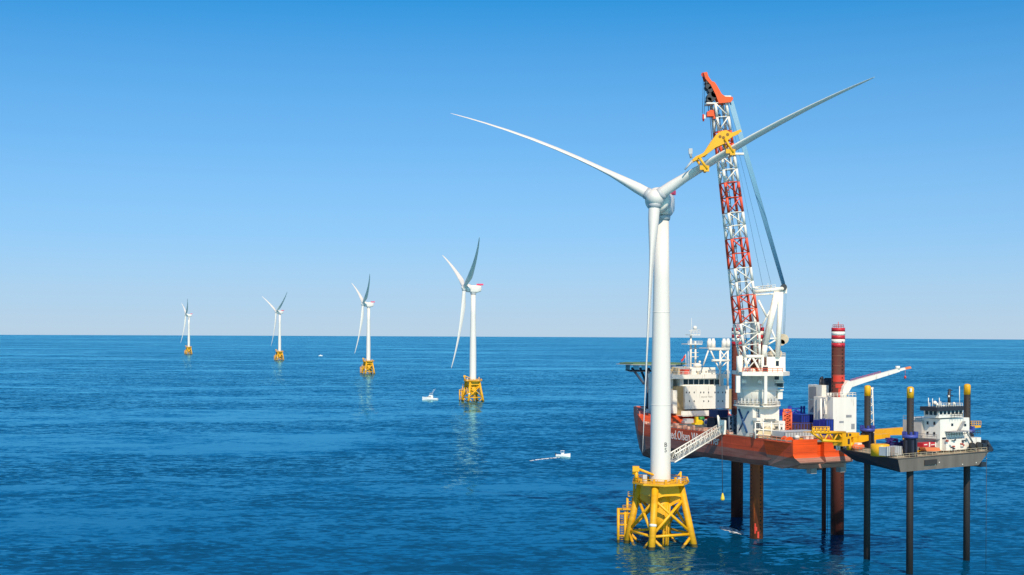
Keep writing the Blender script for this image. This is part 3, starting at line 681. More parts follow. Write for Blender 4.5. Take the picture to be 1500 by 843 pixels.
# starboard jack house round the stern leg
q = legs['stern_starboard']; SJ = q.x - 4.0
jh = MB(); sbox(jh, 1220, 582, 1254.5, 640, SJ, 9); jack = jh.build('jack_house', SWHITE, ship)
j2 = MB(); sbox(j2, 1203.5, 564.5, 1214, 640, SJ + 8.5, 6.5); j2.build('cooler_tower', SWHITE, jack)
gr = MB(); yl = sb(1203.5, 600, SJ + 8.5).y; z1_, z2_, z3_, z4_ = [sb(1203.5, v_, SJ + 11).z for v_ in (567, 584.5, 586.5, 604)]
for za, zb_ in ((z2_, z1_), (z4_, z3_)): gr.box(SJ + 11, yl + .003, za, SJ + 14.3, yl + .12, zb_)
each(gr, 'louvre_panel', GREY, jack)
j3 = MB(); sbox(j3, 1209, 583, 1219.5, 640, SJ + 3, 4); j3.build('pump_room', SWHITE, jack)
lv = MB(); sbox(lv, 1239.5, 608, 1247.5, 612, SJ - .05, .2); sbox(lv, 1229.5, 617, 1236, 620, SJ - .05, .2); sbox(lv, 1247, 621, 1252, 629, SJ - .05, .2); sbox(lv, 1206, 607, 1212.5, 613, SJ + 2.9, .2); each(lv, 'louvre_panel', GREY, jack)
pi = MB(); pi.tube(sb(1202.5, 640, SJ + 2), sb(1202.5, 584, SJ + 2), .32, n=10).tube(sb(1208, 606, SJ + 2), sb(1208, 585, SJ + 2), .2, n=8); pi.build('riser_pipe', SWHITE, jack)
ex = MB(); ex.tube(sb(1201.5, 566, SJ + 11), sb(1202, 555.5, SJ + 11), .4, n=10).tube(sb(1202, 555.5, SJ + 11), sb(1205, 553, SJ + 11), .4, n=10)
for px, py in ((1208, 561), (1213.5, 560)): ex.lathe([(1.1, -1.3), (1.4, 0), (1.1, 1.3)], sb(px, py, SJ + 11), n=14)
ex.tube(sb(1214, 580, SJ + 10), sb(1214, 558, SJ + 10), .9, n=12); ex.build('exhaust_pipe', mat('black_exhaust_paint', (.02, .025, .04), .5), jack)
ra = MB(); zt_ = sb(1211, 582, SJ).z; a = sb(1211, 582, SJ); b = sb(1254.5, 582, SJ); ra.rail([(SJ + .2, a.y, zt_), (SJ + .2, b.y, zt_), (SJ + 13, b.y, zt_)], r=.08, gap=1.4)
ra.build('roof_railing', SWHITE, jack)
lf = MB(); a = sb(1216, 582, SJ); b = sb(1220, 582, SJ)
for y in (a.y, b.y): lf.tube((SJ + 1, y, zt_), (SJ + 1, y, zt_ + 1.2), .3, n=8)
lf.cbox((SJ + 3.5, b.y - 5.5, zt_ + .6), (1.5, 1.2, 1.2)); each(lf, 'roof_vent', SWHITE, jack)
# ------------------------------------------------------------------ the big leg-encircling crane
q = SH.wld(legs['stern_port']); CR = Frame(q.x, q.y, 0)
crane = thing('lattice_crane', 'tall red and white lattice boom crane with orange head on the ship', 'crane', (q.x, q.y, ZD), 0)
def c(px, py, dy=0.0):
    p = CR.hit(px, py, y=dy); return Vector((p.x, p.y, p.z - ZD))
def cb(mb, px0, py0, px1, py1, y0, y1):
    a = c(px0, py1, y0); b = c(px1, py0, y0); return mb.box(a.x, y0, a.z, b.x, y1, b.z)
# pedestal: a squarish trunk lined up with the ship
TR = Matrix.Rotation(SH.a, 4, 'Z')
Q = legs['stern_port']
zb = c(1110, 596, -5).z
pd = MB(TR).box(-4.2, -4.9, 0, 3.6, 4.6, zb + .6); ped = pd.build('pedestal', CREAM, crane)
for l0, l1, z0, z1 in ((-2.6, 1.6, .88, .12), (2.2, -2.4, .84, .18)):
    m_ = MB(TR); p0 = Vector((-l0 , 4.66, zb * z0)); p1 = Vector((-l1, 4.66, zb * z1)); m_.tube(p0, p1, .42 if l0 < 0 else .3, n=4); each(m_, 'emblem_bar', LOGO, ped)
bk = MB(); ra_ = 6.9
bk.lathe([(5.2, zb - .6), (ra_, zb), (ra_, zb + .35)], n=40); bal = bk.build('ring_balcony', CREAM, ped)
MB().rail([(ra_ * .97 * math.cos(R(15*i)), ra_ * .97 * math.sin(R(15*i)), zb + .35) for i in range(24)], h=1.1, r=.08, gap=2, closed=True).build('balcony_railing', CREAM, bal)
zp = c(1110, 551, -10.6).z
MB().lathe([(5.6, zb + .35), (5.9, zb + 4.2), (5.9, zb + 4.5), (6.1, zb + 4.6), (6.1, zb + 6.0), (5.5, zb + 6.1), (5.5, zp)], n=40).build('slew_column', CREAM, crane)
sp2 = MB().prism([(-6.2, -10.6), (5.6, -10.6), (8.6, -5), (9.0, 6.5), (-6.4, 6.5)], zp, zp + 1.1)
cb(sp2, 1078.5, 551, 1084.5, 575.5, -10.5, -8.6); cb(sp2, 1119.5, 549, 1124, 591.5, -10.55, -9.2)
plat = sp2.build('slew_platform', CREAM, crane)
mo = MB()
for px in (1088, 1091, 1113): mo.tube(c(px, 562, -6), c(px, 556, -6), .45, n=10)
cb(mo, 1086.5, 558, 1092.5, 562, -6.3, -5.5); cb(mo, 1110.5, 558, 1116, 562, -6.3, -5.5)
each(mo, 'slew_motor', SWHITE, plat)
rl = MB(); z_ = zp + 1.1
rl.rail([(-6.1, -10.5, z_), (5.5, -10.5, z_)], r=.08, gap=1.3)
rl.build('platform_railing', ORG, plat)
gg = MB(TR)
for z0_, y0_, y1_ in ((5.2, -3.5, 1.0), (2.4, -4.6, -1.5)):
    gg.box(-5.6, y0_, z0_, -4.2, y1_, z0_ + .18); gg.rail([(-5.5, y0_, z0_ + .18), (-5.5, y1_, z0_ + .18)], h=1.1, r=.07, gap=1.1)
gg.build('pedestal_gallery', CREAM, ped)
lg_ = MB(TR)
for y_ in (2.6, 3.3): lg_.tube((-4.32, y_, .2), (-4.32, y_, zb - .5), .09, n=5)
for k in range(12): lg_.tube((-4.32, 2.6, .5 + .7*k), (-4.32, 3.3, .5 + .7*k), .06, n=4)
lg_.build('pedestal_ladder', GREY, ped)
cg_ = MB()
for a_ in range(200, 350, 12):
    A = R(a_); cg_.cbox((6.05 * math.cos(A), 6.05 * math.sin(A), zb + 1.6), (.5, .5, 1.6))
each(cg_, 'slew_cabinet', LGREY, ped)
# machinery house and cab on the right
mh = MB(); cb(mh, 1123, 523, 1150.5, 548, -3.5, 4.5); cb(mh, 1133, 548, 1147, 558, -3, 3); cb(mh, 1137, 557, 1148, 568.5, -2.5, 2.5)
house2 = mh.build('machinery_house', CREAM, crane)
mh = MB(); cb(mh, 1139, 571, 1146.5, 585, -2.6, 1); cb(mh, 1136, 571, 1148, 572.4, -3.2, 2.4); cb(mh, 1135, 559.6, 1149, 561, -3.0, 3); each(mh, 'hanging_gallery', CREAM, house2)
dw = MB(); cb(dw, 1117.5, 537.5, 1125, 544.5, -5.2, -5.15); cb(dw, 1136.5, 529, 1141, 536.5, -3.56, -3.5); cb(dw, 1128, 551, 1141, 556.5, -3.05, -3.0); cb(dw, 1137.5, 561.6, 1147, 567, -2.56, -2.5); each(dw, 'window', GLASS, house2)
cbm = MB(); cb(cbm, 1116, 536, 1126.5, 546.5, -5.14, -3); cbm.build('operator_cab', CREAM, crane)
dr = MB(); cb(dr, 1126, 517, 1150, 523, -3.4, 4.4)
rr_ = MB(); a = c(1123, 523, -3.4); b = c(1150.5, 523, -3.4); rr_.rail([a, b, b + Vector((0, 7.8, 0))], r=.08, gap=1.4).build('house_railing', CREAM, house2)
wn = MB()
for px, py, r_ in ((1131, 519, 1.1), (1138, 518, 1.2), (1146, 497, 1.5), (1143.5, 502, .9)):
    p = c(px, py, 0); wn.tube(p - Vector((0, 2.0, 0)), p + Vector((0, 2.0, 0)), r_, n=16)
each(wn, 'rope_winch', mat('buff_winch_paint', '#c4b49a', .5, var=.3), house2)
# portal frame under the boom foot
pf = MB()
for dy in (-4.6, 4.6):
    for a, b, r_ in (((1083.5, 549), (1083.5, 522), .95), ((1116.5, 549), (1117, 522), .45), ((1085, 522.5), (1117.5, 522.5), .5), ((1088, 545), (1099.5, 524), .32), ((1114, 545), (1102.5, 524), .32)):
        pf.tube(c(*a, dy), c(*b, dy), r_, n=10)
for px in (1084, 1117): pf.tube(c(px, 522.5, -4.6), c(px, 522.5, 4.6), .4, n=8)
pf.build('boom_foot_frame', CREAM, crane)
# A-frame behind the boom
af = MB()
for dy in (-3.6, 3.6):
    for a, b, r_ in (((1138, 428), (1121, 505), .95), ((1121, 505), (1118, 523), .8), ((1144, 428), (1139, 523), .75), ((1104, 430), (1107, 520), .65), ((1104, 428), (1146, 423), .55), ((1104, 432.5), (1140, 430.5), .25),
                     ((1111, 440), (1124, 466), .3), ((1128, 455), (1116, 478), .22), ((1130, 483), (1137, 500), .28), ((1123, 506), (1137, 498), .25), ((1126, 508), (1136, 520), .3), ((1118, 497), (1139, 496), .25)):
        af.tube(c(*a, dy), c(*b, dy), r_, n=10)
for px, py in ((1146, 423), (1104, 428), (1138, 430), (1130, 470), (1122, 500)): af.tube(c(px, py, -3.6), c(px, py, 3.6), .45, n=8)
cb(af, 1137, 421, 1153, 430, -1.9, 1.9)
a_fr = af.build('a_frame', CREAM, crane)
w_ = MB()
a = c(1104, 426, -3.8); b = c(1136, 423, -3.8); w_.rail([a, b], r=.07, gap=1.1).rail([a + Vector((0, 7.6, 0)), b + Vector((0, 7.6, 0))], r=.07, gap=1.1)
w_.tube(c(1125, 424, 0), c(1125, 415, 0), .08, n=5).build('walkway_railing', CREAM, a_fr)
sv = MB()
for dy in [x * .55 for x in range(-5, 6)]:
    p = c(1148, 421, dy); sv.tube(p - Vector((0, .16, 0)), p + Vector((0, .16, 0)), .95, n=18)
each(sv, 'sheave', mat('black_sheave_steel', (.03, .03, .035), .5), a_fr)
# the boom, leaning toward the turbine; px of its middle line and its depth
def bc(py):                                   # centre line: pixel column, half width in pixels, offset in depth
    t = (540 - py) / (540 - 150)
    px = 1100 + (1052.5 - 1100) * t + 1.5 * math.sin(math.pi * min(1, max(0, t)))
    hw = 16.5 + (10.5 - 16.5) * min(1, max(0, (t - .15) / .85))
    if t < 0.12: hw = 12 + 4.5 * max(0, t / .12)
    hw *= .82
    return px, hw, -2.0 - 17.0 * t
def chord(py, sx, sy):
    px, hw, dy = bc(py); p = c(px, py, dy); h = hw / F_PX * (CR.o.y + dy)
    # cross-section turned a little so both faces show
    ax = Vector((.97, .24, .10)) * h * sx; ay = Vector((-.22, .97, 0)) * h * .95 * sy
    return p + ax + ay
boom = thing  # placeholder name kept free
bm_ = MB(); p0 = chord(543, 0, -1); p1 = chord(543, 0, 1); bm_.tube(p0, p1, .6, n=12)
boom = bm_.build('boom', CREAM, crane)
bands = [(540, 505, CREAM), (505, 473, CREAM), (473, 433, BOOMRED), (433, 393, CREAM), (393, 350, BOOMRED), (350, 312, CREAM), (312, 268, BOOMRED), (268, 230, CREAM), (230, 193, BOOMRED), (193, 152, CREAM)]
for y0, y1, m_ in bands:
    s_ = MB(); nb = max(1, round((y0 - y1) / 18)); R_ = .40; r_ = .18
    for k in range(nb):
        a = y0 + (y1 - y0) * k / nb; b = y0 + (y1 - y0) * (k + 1) / nb
        for sx, sy in ((-1, -1), (1, -1), (1, 1), (-1, 1)): s_.tube(chord(a, sx, sy), chord(b, sx, sy), R_, n=8)
        for (s1, s2) in (((-1, -1), (1, -1)), ((1, -1), (1, 1)), ((1, 1), (-1, 1)), ((-1, 1), (-1, -1))):
            u_, v_ = (s1, s2) if k % 2 == 0 else (s2, s1)
            s_.tube(chord(a, *u_), chord(b, *v_), r_, n=6); s_.tube(chord(b, *s1), chord(b, *s2), r_ * .8, n=6)
    s_.build('boom_section', m_, boom)
ld = MB()
for k in range(46):
    a = 530 - k * 8; ld.tube(chord(a, -.35, .2), chord(a - 8, -.35, .2), .12, n=4).tube(chord(a, -.1, .2), chord(a - 8, -.1, .2), .12, n=4)
    ld.tube(chord(a, -.35, .2), chord(a, -.1, .2), .09, n=4)
    if k % 3 == 0: p = chord(a, -.22, .1); ld.cbox(p, (.9, .9, .9))
ld.build('boom_ladder', mat('dark_walkway_steel', '#55606c', .6), boom)
pl = MB(); p = chord(229, 1.0, -1); pl.box(p.x - .4, p.y - .8, p.z, p.x + 2.6, p.y + .8, p.z + .55); p = chord(424, 1.0, -1); pl.box(p.x - .3, p.y - .6, p.z, p.x + 1.3, p.y + .8, p.z + .3); each(pl, 'boom_gallery', SWHITE, boom)
# orange head
HY = -19.0
hp = [(1029, 108.3), (1034.3, 107.7), (1036.2, 114), (1041, 120.8), (1045.5, 122.5), (1049.5, 128.5), (1055.7, 139.7), (1061, 143.5), (1071.7, 144), (1072.3, 147.5), (1069, 151.6), (1051.5, 153.2), (1047, 141), (1039.7, 126.5), (1032, 117.5)]
def cheek(y0, y1):
    v0 = [c(px, py, HY) for px, py in hp]
    return MB().prism_y([(p.x, p.z) for p in v0], y0, y1)
hd = cheek(HY - 2.0, HY - 1.5); h_ob = hd.build('boom_head', ORG, boom)
cheek(HY + 1.5, HY + 2.0).build('head_cheek', ORG, h_ob)
hb = MB(); a = [(1030, 109.5), (1040, 122), (1049, 131), (1057, 143), (1070, 146)]
for (x0, y0), (x1, y1) in zip(a, a[1:]):
    hb.tube(c(x0, y0, HY - 1.5), c(x0, y0, HY + 1.5), .6, n=10)
    p, q_ = c(x0, y0, HY), c(x1, y1, HY); n_ = Vector((0, 1.5, 0)); d = (q_ - p).normalized(); u = Vector((-d.z, 0, d.x)) * .25
    hb._add([p - n_ - u, p + n_ - u, q_ + n_ - u, q_ - n_ - u, p - n_ + u, p + n_ + u, q_ + n_ + u, q_ - n_ + u], [(0,1,2,3), (7,6,5,4), (0,4,5,1), (1,5,6,2), (2,6,7,3), (3,7,4,0)], False)
hb.build('head_deck', RED, h_ob)
hw_ = MB(); cb(hw_, 1056, 140.3, 1071, 143.4, HY - 1.9, HY + 1.9); cb(hw_, 1035, 150.3, 1047, 152.2, HY - 2.2, HY + 2.2); hw_.build('head_walkway', SWHITE, h_ob)
hs3 = MB()
for px, py, r_ in ((1037, 128, .9), (1041, 133, 1.0), (1041, 143.5, 1.25), (1045.5, 139.5, 1.0), (1037.5, 148, .7), (1035.5, 122, .6)):
    p = c(px, py, HY); hs3.tube(p - Vector((0, 1.8, 0)), p + Vector((0, 1.8, 0)), r_, n=18)
each(hs3, 'sheave', mat('black_sheave_steel', (.03, .03, .035), .5), h_ob)
rp = MB()
for px in (1028.9, 1031.5): rp.tube(c(px + 1.5, 112, HY), c(px, 167, HY), .06, n=5)
for px in (1037.5, 1040, 1043, 1046): rp.tube(c(px, 146, HY), c(px + .3, 163, HY), .10, n=5)
each(rp, 'hoist_rope', DGREY, boom)
hk = MB(); cb(hk, 1036, 163.5, 1046, 170.5, HY - 1.2, HY + 1.2); cb(hk, 1039.5, 161.5, 1045.5, 164, HY - .9, HY + .9); cb(hk, 1045, 162, 1049, 174, HY - .8, HY + .8); hk.build('hook_block', ORG, boom)
h2 = MB(); cb(h2, 1029.2, 167.5, 1031.5, 174.5, HY - .5, HY + .5); h2.tube(c(1030.4, 174, HY), c(1030.4, 178, HY), .25, n=8); h2.build('auxiliary_hook', RED, boom)
h3 = MB(); cb(h3, 1031.5, 168.5, 1033.5, 174, HY - .5, HY + .5); h3.build('auxiliary_weight', SWHITE, boom)
hr = MB()
for dx in (-1, 1.2): hr.tube(c(1041 + dx, 170.5, HY), c(1044 + dx, 205, HY - 6), .09, n=5).tube(c(1046 + dx, 172, HY), c(1058 + dx, 196, HY - 7), .09, n=5)
each(hr, 'lifting_sling', DGREY, boom)
for k in range(12):                           # the fan of luffing wires
    u_ = (k - 5.5) / 5.5
    a = c(1070.5 + u_ * 3.2, 149 - u_ * 1.0, HY + u_ * 1.8); b = c(1148 + u_ * 2.2, 418, u_ * 2.9)
    MB().tube(a, b, .15, n=6).build('luffing_rope', BLUEROPE, crane)
for px, px1 in ((1068, 1131), (1066, 1118)):
    MB().tube(c(px, 165, HY), c(px1, 423, 1.0), .05, n=4).build('stay_rope', BLUEROPE, crane)
for px in (1150.5, 1152.2): MB().tube(c(px, 424, 1), c(px - 3.5, 500, 1), .06, n=4).build('stay_rope', BLUEROPE, crane)

# white winch frame bolted to the deck aft of the pedestal
def sroot(name, label, cat, px, py, s, group=None, z=None):
    p = sb(px, py, s); zz = ZD + .12 if z is None else z
    o = Vector((s, p.y, zz)); wv = SH.wld(o)
    return thing(name, label, cat, wv, SH.a, group), o
SX = Q.x - 5.2
r_, o = sroot('winch_frame', 'white machinery frame with drums in front of the crane pedestal', 'winch', 1122, 640, SX - 3)
m_ = MB()
for px in (1106.5, 1118, 1130, 1141.5, 1147):
    m_.tube(sb(px, 643, SX - 3.5) - o, sb(px, 620 if px < 1140 else 622, SX - 3.5) - o, .22, n=6).tube(sb(px, 642, SX - .6) - o, sb(px, 618, SX - .6) - o, .22, n=6)
for py in (619, 629, 637): m_.tube(sb(1106.5, py, SX - 3.5) - o, sb(1147, py + 3, SX - 3.5) - o, .2, n=6)
m_.build('frame', SWHITE, r_)
m_ = MB()
for px, py, rr in ((1113, 637, 1.4), (1124, 634, 1.7), (1135, 637, 1.2)):
    p = sb(px, py, SX - 2.4) - o; m_.tube(p + Vector((-1.0, 0, 0)), p + Vector((1.0, 0, 0)), rr, n=20)
each(m_, 'drum', mat('cream_machine_paint', '#d8c8a4', .5, var=.25), r_)
m_ = MB(); sbox(m_, 1108.5, 612.5, 1119.5, 617, SX - 1.5, 2, o); sbox(m_, 1110, 633, 1117, 643, SX - 3, 2, o); sbox(m_, 1140.5, 617, 1150, 641, SX - 1.5, 2, o); each(m_, 'cabinet', SWHITE, r_)
m_ = MB()
for px, py in ((1108.5, 631), (1115.5, 627), (1118, 637), (1130, 631), (1137, 625), (1138, 634), (1144, 626), (1144, 634)): sbox(m_, px, py, px + 2.6, py + 3.4, SX - 3.2 if px < 1140 else SX - 1.6, .5, o)
each(m_, 'motor', DGREY, r_)

# ------------------------------------------------------------------ gangway from the ship down to the turbine
GA = at(1054, 634, 409.5); GB = at(984.5, 676, 389.5)
gw = thing('gangway', 'white lattice footbridge sloping from the ship deck down to the nearest turbine', 'gangway', GA)
d = (GB - GA); hv = Vector((d.x, d.y, 0)).normalized(); sd = Vector((-hv.y, hv.x, 0)); up = Vector((0, 0, 1))
m_ = MB()
for sg in (-1, 1):
    b = sd * sg * .95
    for h_ in (-.2, 2.1): m_.tube(b + up * h_, d + b + up * h_, .20, n=8)
    n = 18
    for k in range(n):
        a = d * (k / n) + b; e = d * ((k + 1) / n) + b
        m_.tube(a + up * (-.2 if k % 2 else 2.1), e + up * (2.1 if k % 2 else -.2), .09, n=5)
        m_.tube(a + up * -.2, a + up * 2.1, .07, n=4)
m_.build('truss', SWHITE, gw)
m_ = MB(); n_ = sd * .9; m_._add([-n_, n_, d + n_, d - n_, -n_ - up*.2, n_ - up*.2, d + n_ - up*.2, d - n_ - up*.2], [(0,1,2,3), (7,6,5,4), (0,4,5,1), (1,5,6,2), (2,6,7,3), (3,7,4,0)], False); m_.build('walkway', GREY, gw)
m_ = MB().cbox((0.8, .6, 1.6), (2.2, 2.4, 4.2)).tube((0, 0, 0), (-.6, -.2, 5.2), .25, n=8).tube((2, 0, 0), (-.6, -.2, 5.2), .2, n=8); m_.build('slew_base', SWHITE, gw)

# hanging marker on a long wire
p0 = at(1057.3, 632, 403.5); p1 = at(1058.5, 727, 403.5)
mk = thing('hanging_marker', 'small yellow weight hanging on a long wire under the ship', 'weight', p1)
MB().tube((0, 0, 0), p0 - p1, .10, n=6).build('wire', DGREY, mk)
MB().lathe([(.15, .9), (.35, .3), (.6, -.6), (.62, -1.1), (.3, -1.3)], n=14).build('weight', mat('lemon_yellow_paint', (.75, .55, .05), .5), mk)

# ------------------------------------------------------------------ yellow yoke clamped round the blade
YY = 377.5
yk = thing('blade_yoke', 'yellow lifting yoke clamped round the right blade of the nearest turbine', 'lifting yoke', at(1045, 225, YY))
yo = yk.location.copy()
yp = [(1013, 235), (1018, 230.5), (1024, 228), (1031, 224.6), (1037, 215), (1042, 207), (1049.7, 197), (1055, 194), (1062, 192.5), (1069.6, 196.5), (1083, 191.5), (1084.6, 194.7), (1074, 200), (1066, 206), (1059.7, 212), (1047, 217.5), (1034.8, 227), (1022, 234.5), (1015, 238)]
def ypl(y0, y1, pts=yp):
    v = [at(px, py, YY) - yo for px, py in pts]; return MB().prism_y([(p.x, p.z) for p in v], y0, y1)
ypl(-2.2, -1.7).build('beam', YEL, yk); ypl(1.7, 2.2).build('beam', YEL, yk)
m_ = MB()
for px, py, rr in ((1062, 199, 1.1), (1052, 204, 1.0), (1044, 213, .8), (1032, 226.5, .6), (1020, 233, .5), (1071, 199.5, .5), (1057, 198, .9)):
    p = at(px, py, YY) - yo; m_.tube(p + Vector((0, -1.9, 0)), p + Vector((0, 1.9, 0)), rr, n=12)
m_.build('cross_tube', YEL, yk)
m_ = MB()
for (x0, y0), (x1, y1) in (((1060, 205), (1072, 226)), ((1022, 232), (1034, 250))):
    for dy in (-2.6, 2.6):
        a = at(x0, y0, YY) - yo + Vector((0, dy, 0)); b = at(x1, y1, YY) - yo + Vector((0, dy, 0)); m_.tube(a, b, .38, n=8)
    a = at(x1, y1, YY) - yo; m_.tube(a + Vector((0, -2.6, 0)), a + Vector((0, 2.6, 0)), .45, n=10)
    m_.cbox(at(x1 - 5, y1 - 2.5, YY) - yo + Vector((0, -2.4, 0)), (2.2, .6, 1.2)); m_.cbox(at(x1 - 1, y1 - 1, YY) - yo + Vector((0, -2.4, 0)), (1.4, .8, 1.6))
each(m_, 'clamp_jaw', YEL, yk)
m_ = MB()
for px, py in ((1053, 202), (1058, 203.5), (1064, 199)): m_.tube(at(px, py, YY) - yo + Vector((0, -2.3, 0)), at(px, py, YY) - yo + Vector((0, -2.15, 0)), .42, n=10)
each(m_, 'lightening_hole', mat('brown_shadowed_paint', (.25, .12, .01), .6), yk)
m_ = MB().tube(at(1014, 236, YY) - yo, at(1003, 249, YY) - yo, .35, .2, n=8).tube(at(1012.5, 232, YY) - yo, at(1010, 219.5, YY) - yo, .35, n=8).cbox(at(1011.5, 222, YY) - yo, (1.0, .8, 1.5)); m_.build('guide_arm', LGREY, yk)

# ------------------------------------------------------------------ knuckle crane on the starboard jack house
SC_ = SJ + 2
r_, o = sroot('knuckle_crane', 'white single boom crane on top of the stern jack house, pointing right', 'crane', 1235, 583, SC_, z=sb(1235, 583, SJ).z)
m_ = MB(); m_.tube(sb(1235, 584, SC_) - o, sb(1235, 574, SC_) - o, 1.1, n=18); m_.build('pedestal', SWHITE, r_)
m_ = MB()
v = [SH.hit(px, py, x=SC_) for px, py in ((1231, 576), (1233, 566), (1240, 557.5), (1246, 560), (1247, 563.5), (1242, 572), (1239, 577))]
m_.loft([[(SC_ - 1 - o.x, p.y - o.y, p.z - o.z) for p in v], [(SC_ + 1 - o.x, p.y - o.y, p.z - o.z) for p in v]], smooth=False); m_.build('slew_housing', SWHITE, r_)
m_ = MB()
def brect(px, py, hpx, s, hw):
    t = sb(px - .6, py - hpx, s) - o; b = sb(px + .6, py + hpx, s) - o
    return [t + Vector((-hw, 0, 0)), t + Vector((hw, 0, 0)), b + Vector((hw, 0, 0)), b + Vector((-hw, 0, 0))]
m_.loft([brect(1237, 566, 4.2, SC_, .7), brect(1262, 558, 3.5, SC_, .6), brect(1316, 542.5, 2.3, SC_, .5)], smooth=False)
m_.loft([brect(1314, 543, 1.6, SC_, .4), brect(1325, 540.3, 1.5, SC_, .4)], smooth=False); boom2 = m_.build('boom', SWHITE, r_)
m_ = MB().loft([brect(1324, 540.5, 1.3, SC_, .35), brect(1333.5, 538.5, 1.5, SC_, .35)], smooth=False); m_.build('boom_tip', TARP, boom2)
m_ = MB().tube(sb(1239, 574, SC_) - o, sb(1252, 563, SC_) - o, .3, n=8).tube(sb(1315, 541, SC_) - o, sb(1315, 536.5, SC_) - o, .7, n=12); m_.build('ram', SWHITE, boom2)
m_ = MB().tube(sb(1326, 541, SC_) - o, sb(1326, 551, SC_) - o, .06, n=4).tube(sb(1326, 551, SC_) - o, sb(1326, 555, SC_) - o, .3, n=8); m_.build('hook', RED, boom2)
m_ = MB().rail([sb(1246, 559.5, SC_) - o, sb(1290, 547.5, SC_) - o], h=.7, r=.05); m_.build('boom_handrail', RED, boom2)

# ------------------------------------------------------------------ cargo on the ship's deck
def cargo(name, label, cat, px0, py0, px1, py1, s, depth, m, group=None, ribs=0, top=None):
    z0 = ZD + .12; p = sb((px0 + px1) / 2, py1, s); o = Vector((s + depth / 2, p.y, p.z if abs(p.z - z0) > 1.2 else z0))
    r_ = thing(name, label, cat, SH.wld(o), SH.a, group); m_ = MB(); sbox(m_, px0, py0, px1, py1, s, depth, o); b = m_.build('body', m, r_)
    if ribs:
        a = sb(px0, py1, s); e = sb(px1, py0, s); q_ = MB()
        for i in range(ribs + 1):
            y = a.y + (e.y - a.y) * i / ribs - o.y; q_.box(-depth / 2 - .12, y - .12, a.z - o.z, -depth / 2 - .003, y + .12, e.z - o.z)
        for z in (a.z - o.z, e.z - o.z - .18): q_.box(-depth / 2 - .10, a.y - o.y, z, -depth / 2 - .004, e.y - o.y, z + .18)
        q_.build('rib', top or m, r_)
    return r_, o
cargo('cargo_box', 'dark blue box stacked high on deck between deckhouse and crane pedestal', 'container', 1051.5, 601, 1066, 612, S0 - 30, 5, NAVY, 'blue cargo boxes on the deck', 5)
cargo('machinery_stack', 'dark machinery piled beneath the high blue box beside the pedestal', 'machinery', 1046, 612, 1078, 636, S0 - 28, 4, mat('dark_machine_steel', '#2a3040', .7, var=.5, scale=1.2), None, 7, DGREY)  # dark steel with a strongly uneven tone
cargo('cargo_box', 'small blue box with white posts in front of the deckhouse, right of the yellow winch', 'container', 1032, 614.8, 1039.5, 625, S0 - 10, 3, BLUE, 'blue cargo boxes on the deck', 2, SWHITE)
cargo('cargo_box', 'widest bright blue box at mid deck, right of the orange cage', 'container', 1173.5, 607.5, 1193.5, 620, 18.5, 4.5, BLUE, 'blue cargo boxes on the deck', 6, NAVY)
cargo('cargo_box', 'bright blue box in front of the stern jack house, behind the yellow boom', 'container', 1210, 614.5, 1220.5, 640, 5, 3, BLUE, 'blue cargo boxes on the deck', 3, NAVY)
cargo('cargo_box', 'blue box between the widest blue box and the jack house', 'container', 1200.5, 616, 1208.5, 640, 8, 3, BLUE, 'blue cargo boxes on the deck', 2, PURP)
cargo('steel_rack', 'brown steel cargo rack under the blue blade cradle', 'rack', 1137, 619.6, 1200, 637.5, 15.5, 8, mat('dark_maroon_steel', '#4a2c34', .7, var=.6, scale=1.6), None, 14, PURP)  # dark maroon steel, tone varied at random
cargo('deck_grating', 'grey slatted hatch cover on the stern deck behind the orange transom', 'hatch cover', 1150, 631.5, 1199, 641.5, -2, 6, LGREY, None, 12, GREY)
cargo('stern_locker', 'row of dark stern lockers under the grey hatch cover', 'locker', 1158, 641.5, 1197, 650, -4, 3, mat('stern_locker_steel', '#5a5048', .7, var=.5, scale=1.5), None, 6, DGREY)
cargo('yellow_box', 'small yellow box on the stern between white bollards', 'box', 1171, 642.5, 1178, 648, -9, 2, YELD)
for px, lb in ((1167.5, 'white round vent on the stern, left of the small yellow box'), (1181, 'white square vent on the stern, right of the small yellow box'), (1187.5, 'white square vent on the stern nearest the yellow boom')):
    p = sb(px, 649.5, -10); o = Vector((-10, p.y, ZD + .12)); r_ = thing('deck_vent', lb, 'vent', SH.wld(o), SH.a, 'white vents on the stern deck')
    if px < 1170: MB().lathe([(.55, 0), (.5, .9), (.85, 1.1), (.75, 1.6), (.2, 1.8)], n=16).build('cowl', SWHITE, r_)
    else: MB().cbox((0, 0, .7), (1.2, 1.0, 1.4)).cbox((0, 0, 1.5), (1.4, 1.2, .2)).build('cowl', SWHITE, r_)
# orange lattice cage
r_, o = sroot('lattice_cage', 'bright orange lattice tower standing on deck right of the crane pedestal', 'cage', 1153, 634, 14)
m_ = MB(); cs = [(px, s) for px in (1147.5, 1159) for s in (12.5, 16)]
def cg(px, py, s): return sb(px, py, s) - o
for px, s in cs: m_.tube(cg(px, 634, s), cg(px, 604, s), .28, n=8).tube(cg(px, 604, s), cg(1153.2 + (px - 1153.2) * .45, 600.5, s), .28, n=8)
for k in range(5):
    y = 632 - k * 6.5
    for s in (12.5, 16): m_.tube(cg(1147.5, y, s), cg(1159, y, s), .16, n=6).tube(cg(1147.5, y, s), cg(1159, y - 6.3, s), .14, n=6).tube(cg(1159, y, s), cg(1147.5, y - 6.3, s), .14, n=6)
    for px in (1147.5, 1159): m_.tube(cg(px, y, 12.5), cg(px, y - 6.3, 16), .14, n=6)
for s in (12.5, 16): m_.tube(cg(1150.6, 600.5, s), cg(1155.8, 600.5, s), .25, n=8)
m_.build('frame', mat('coral_orange_paint', (.82, .14, .05), .5), r_)
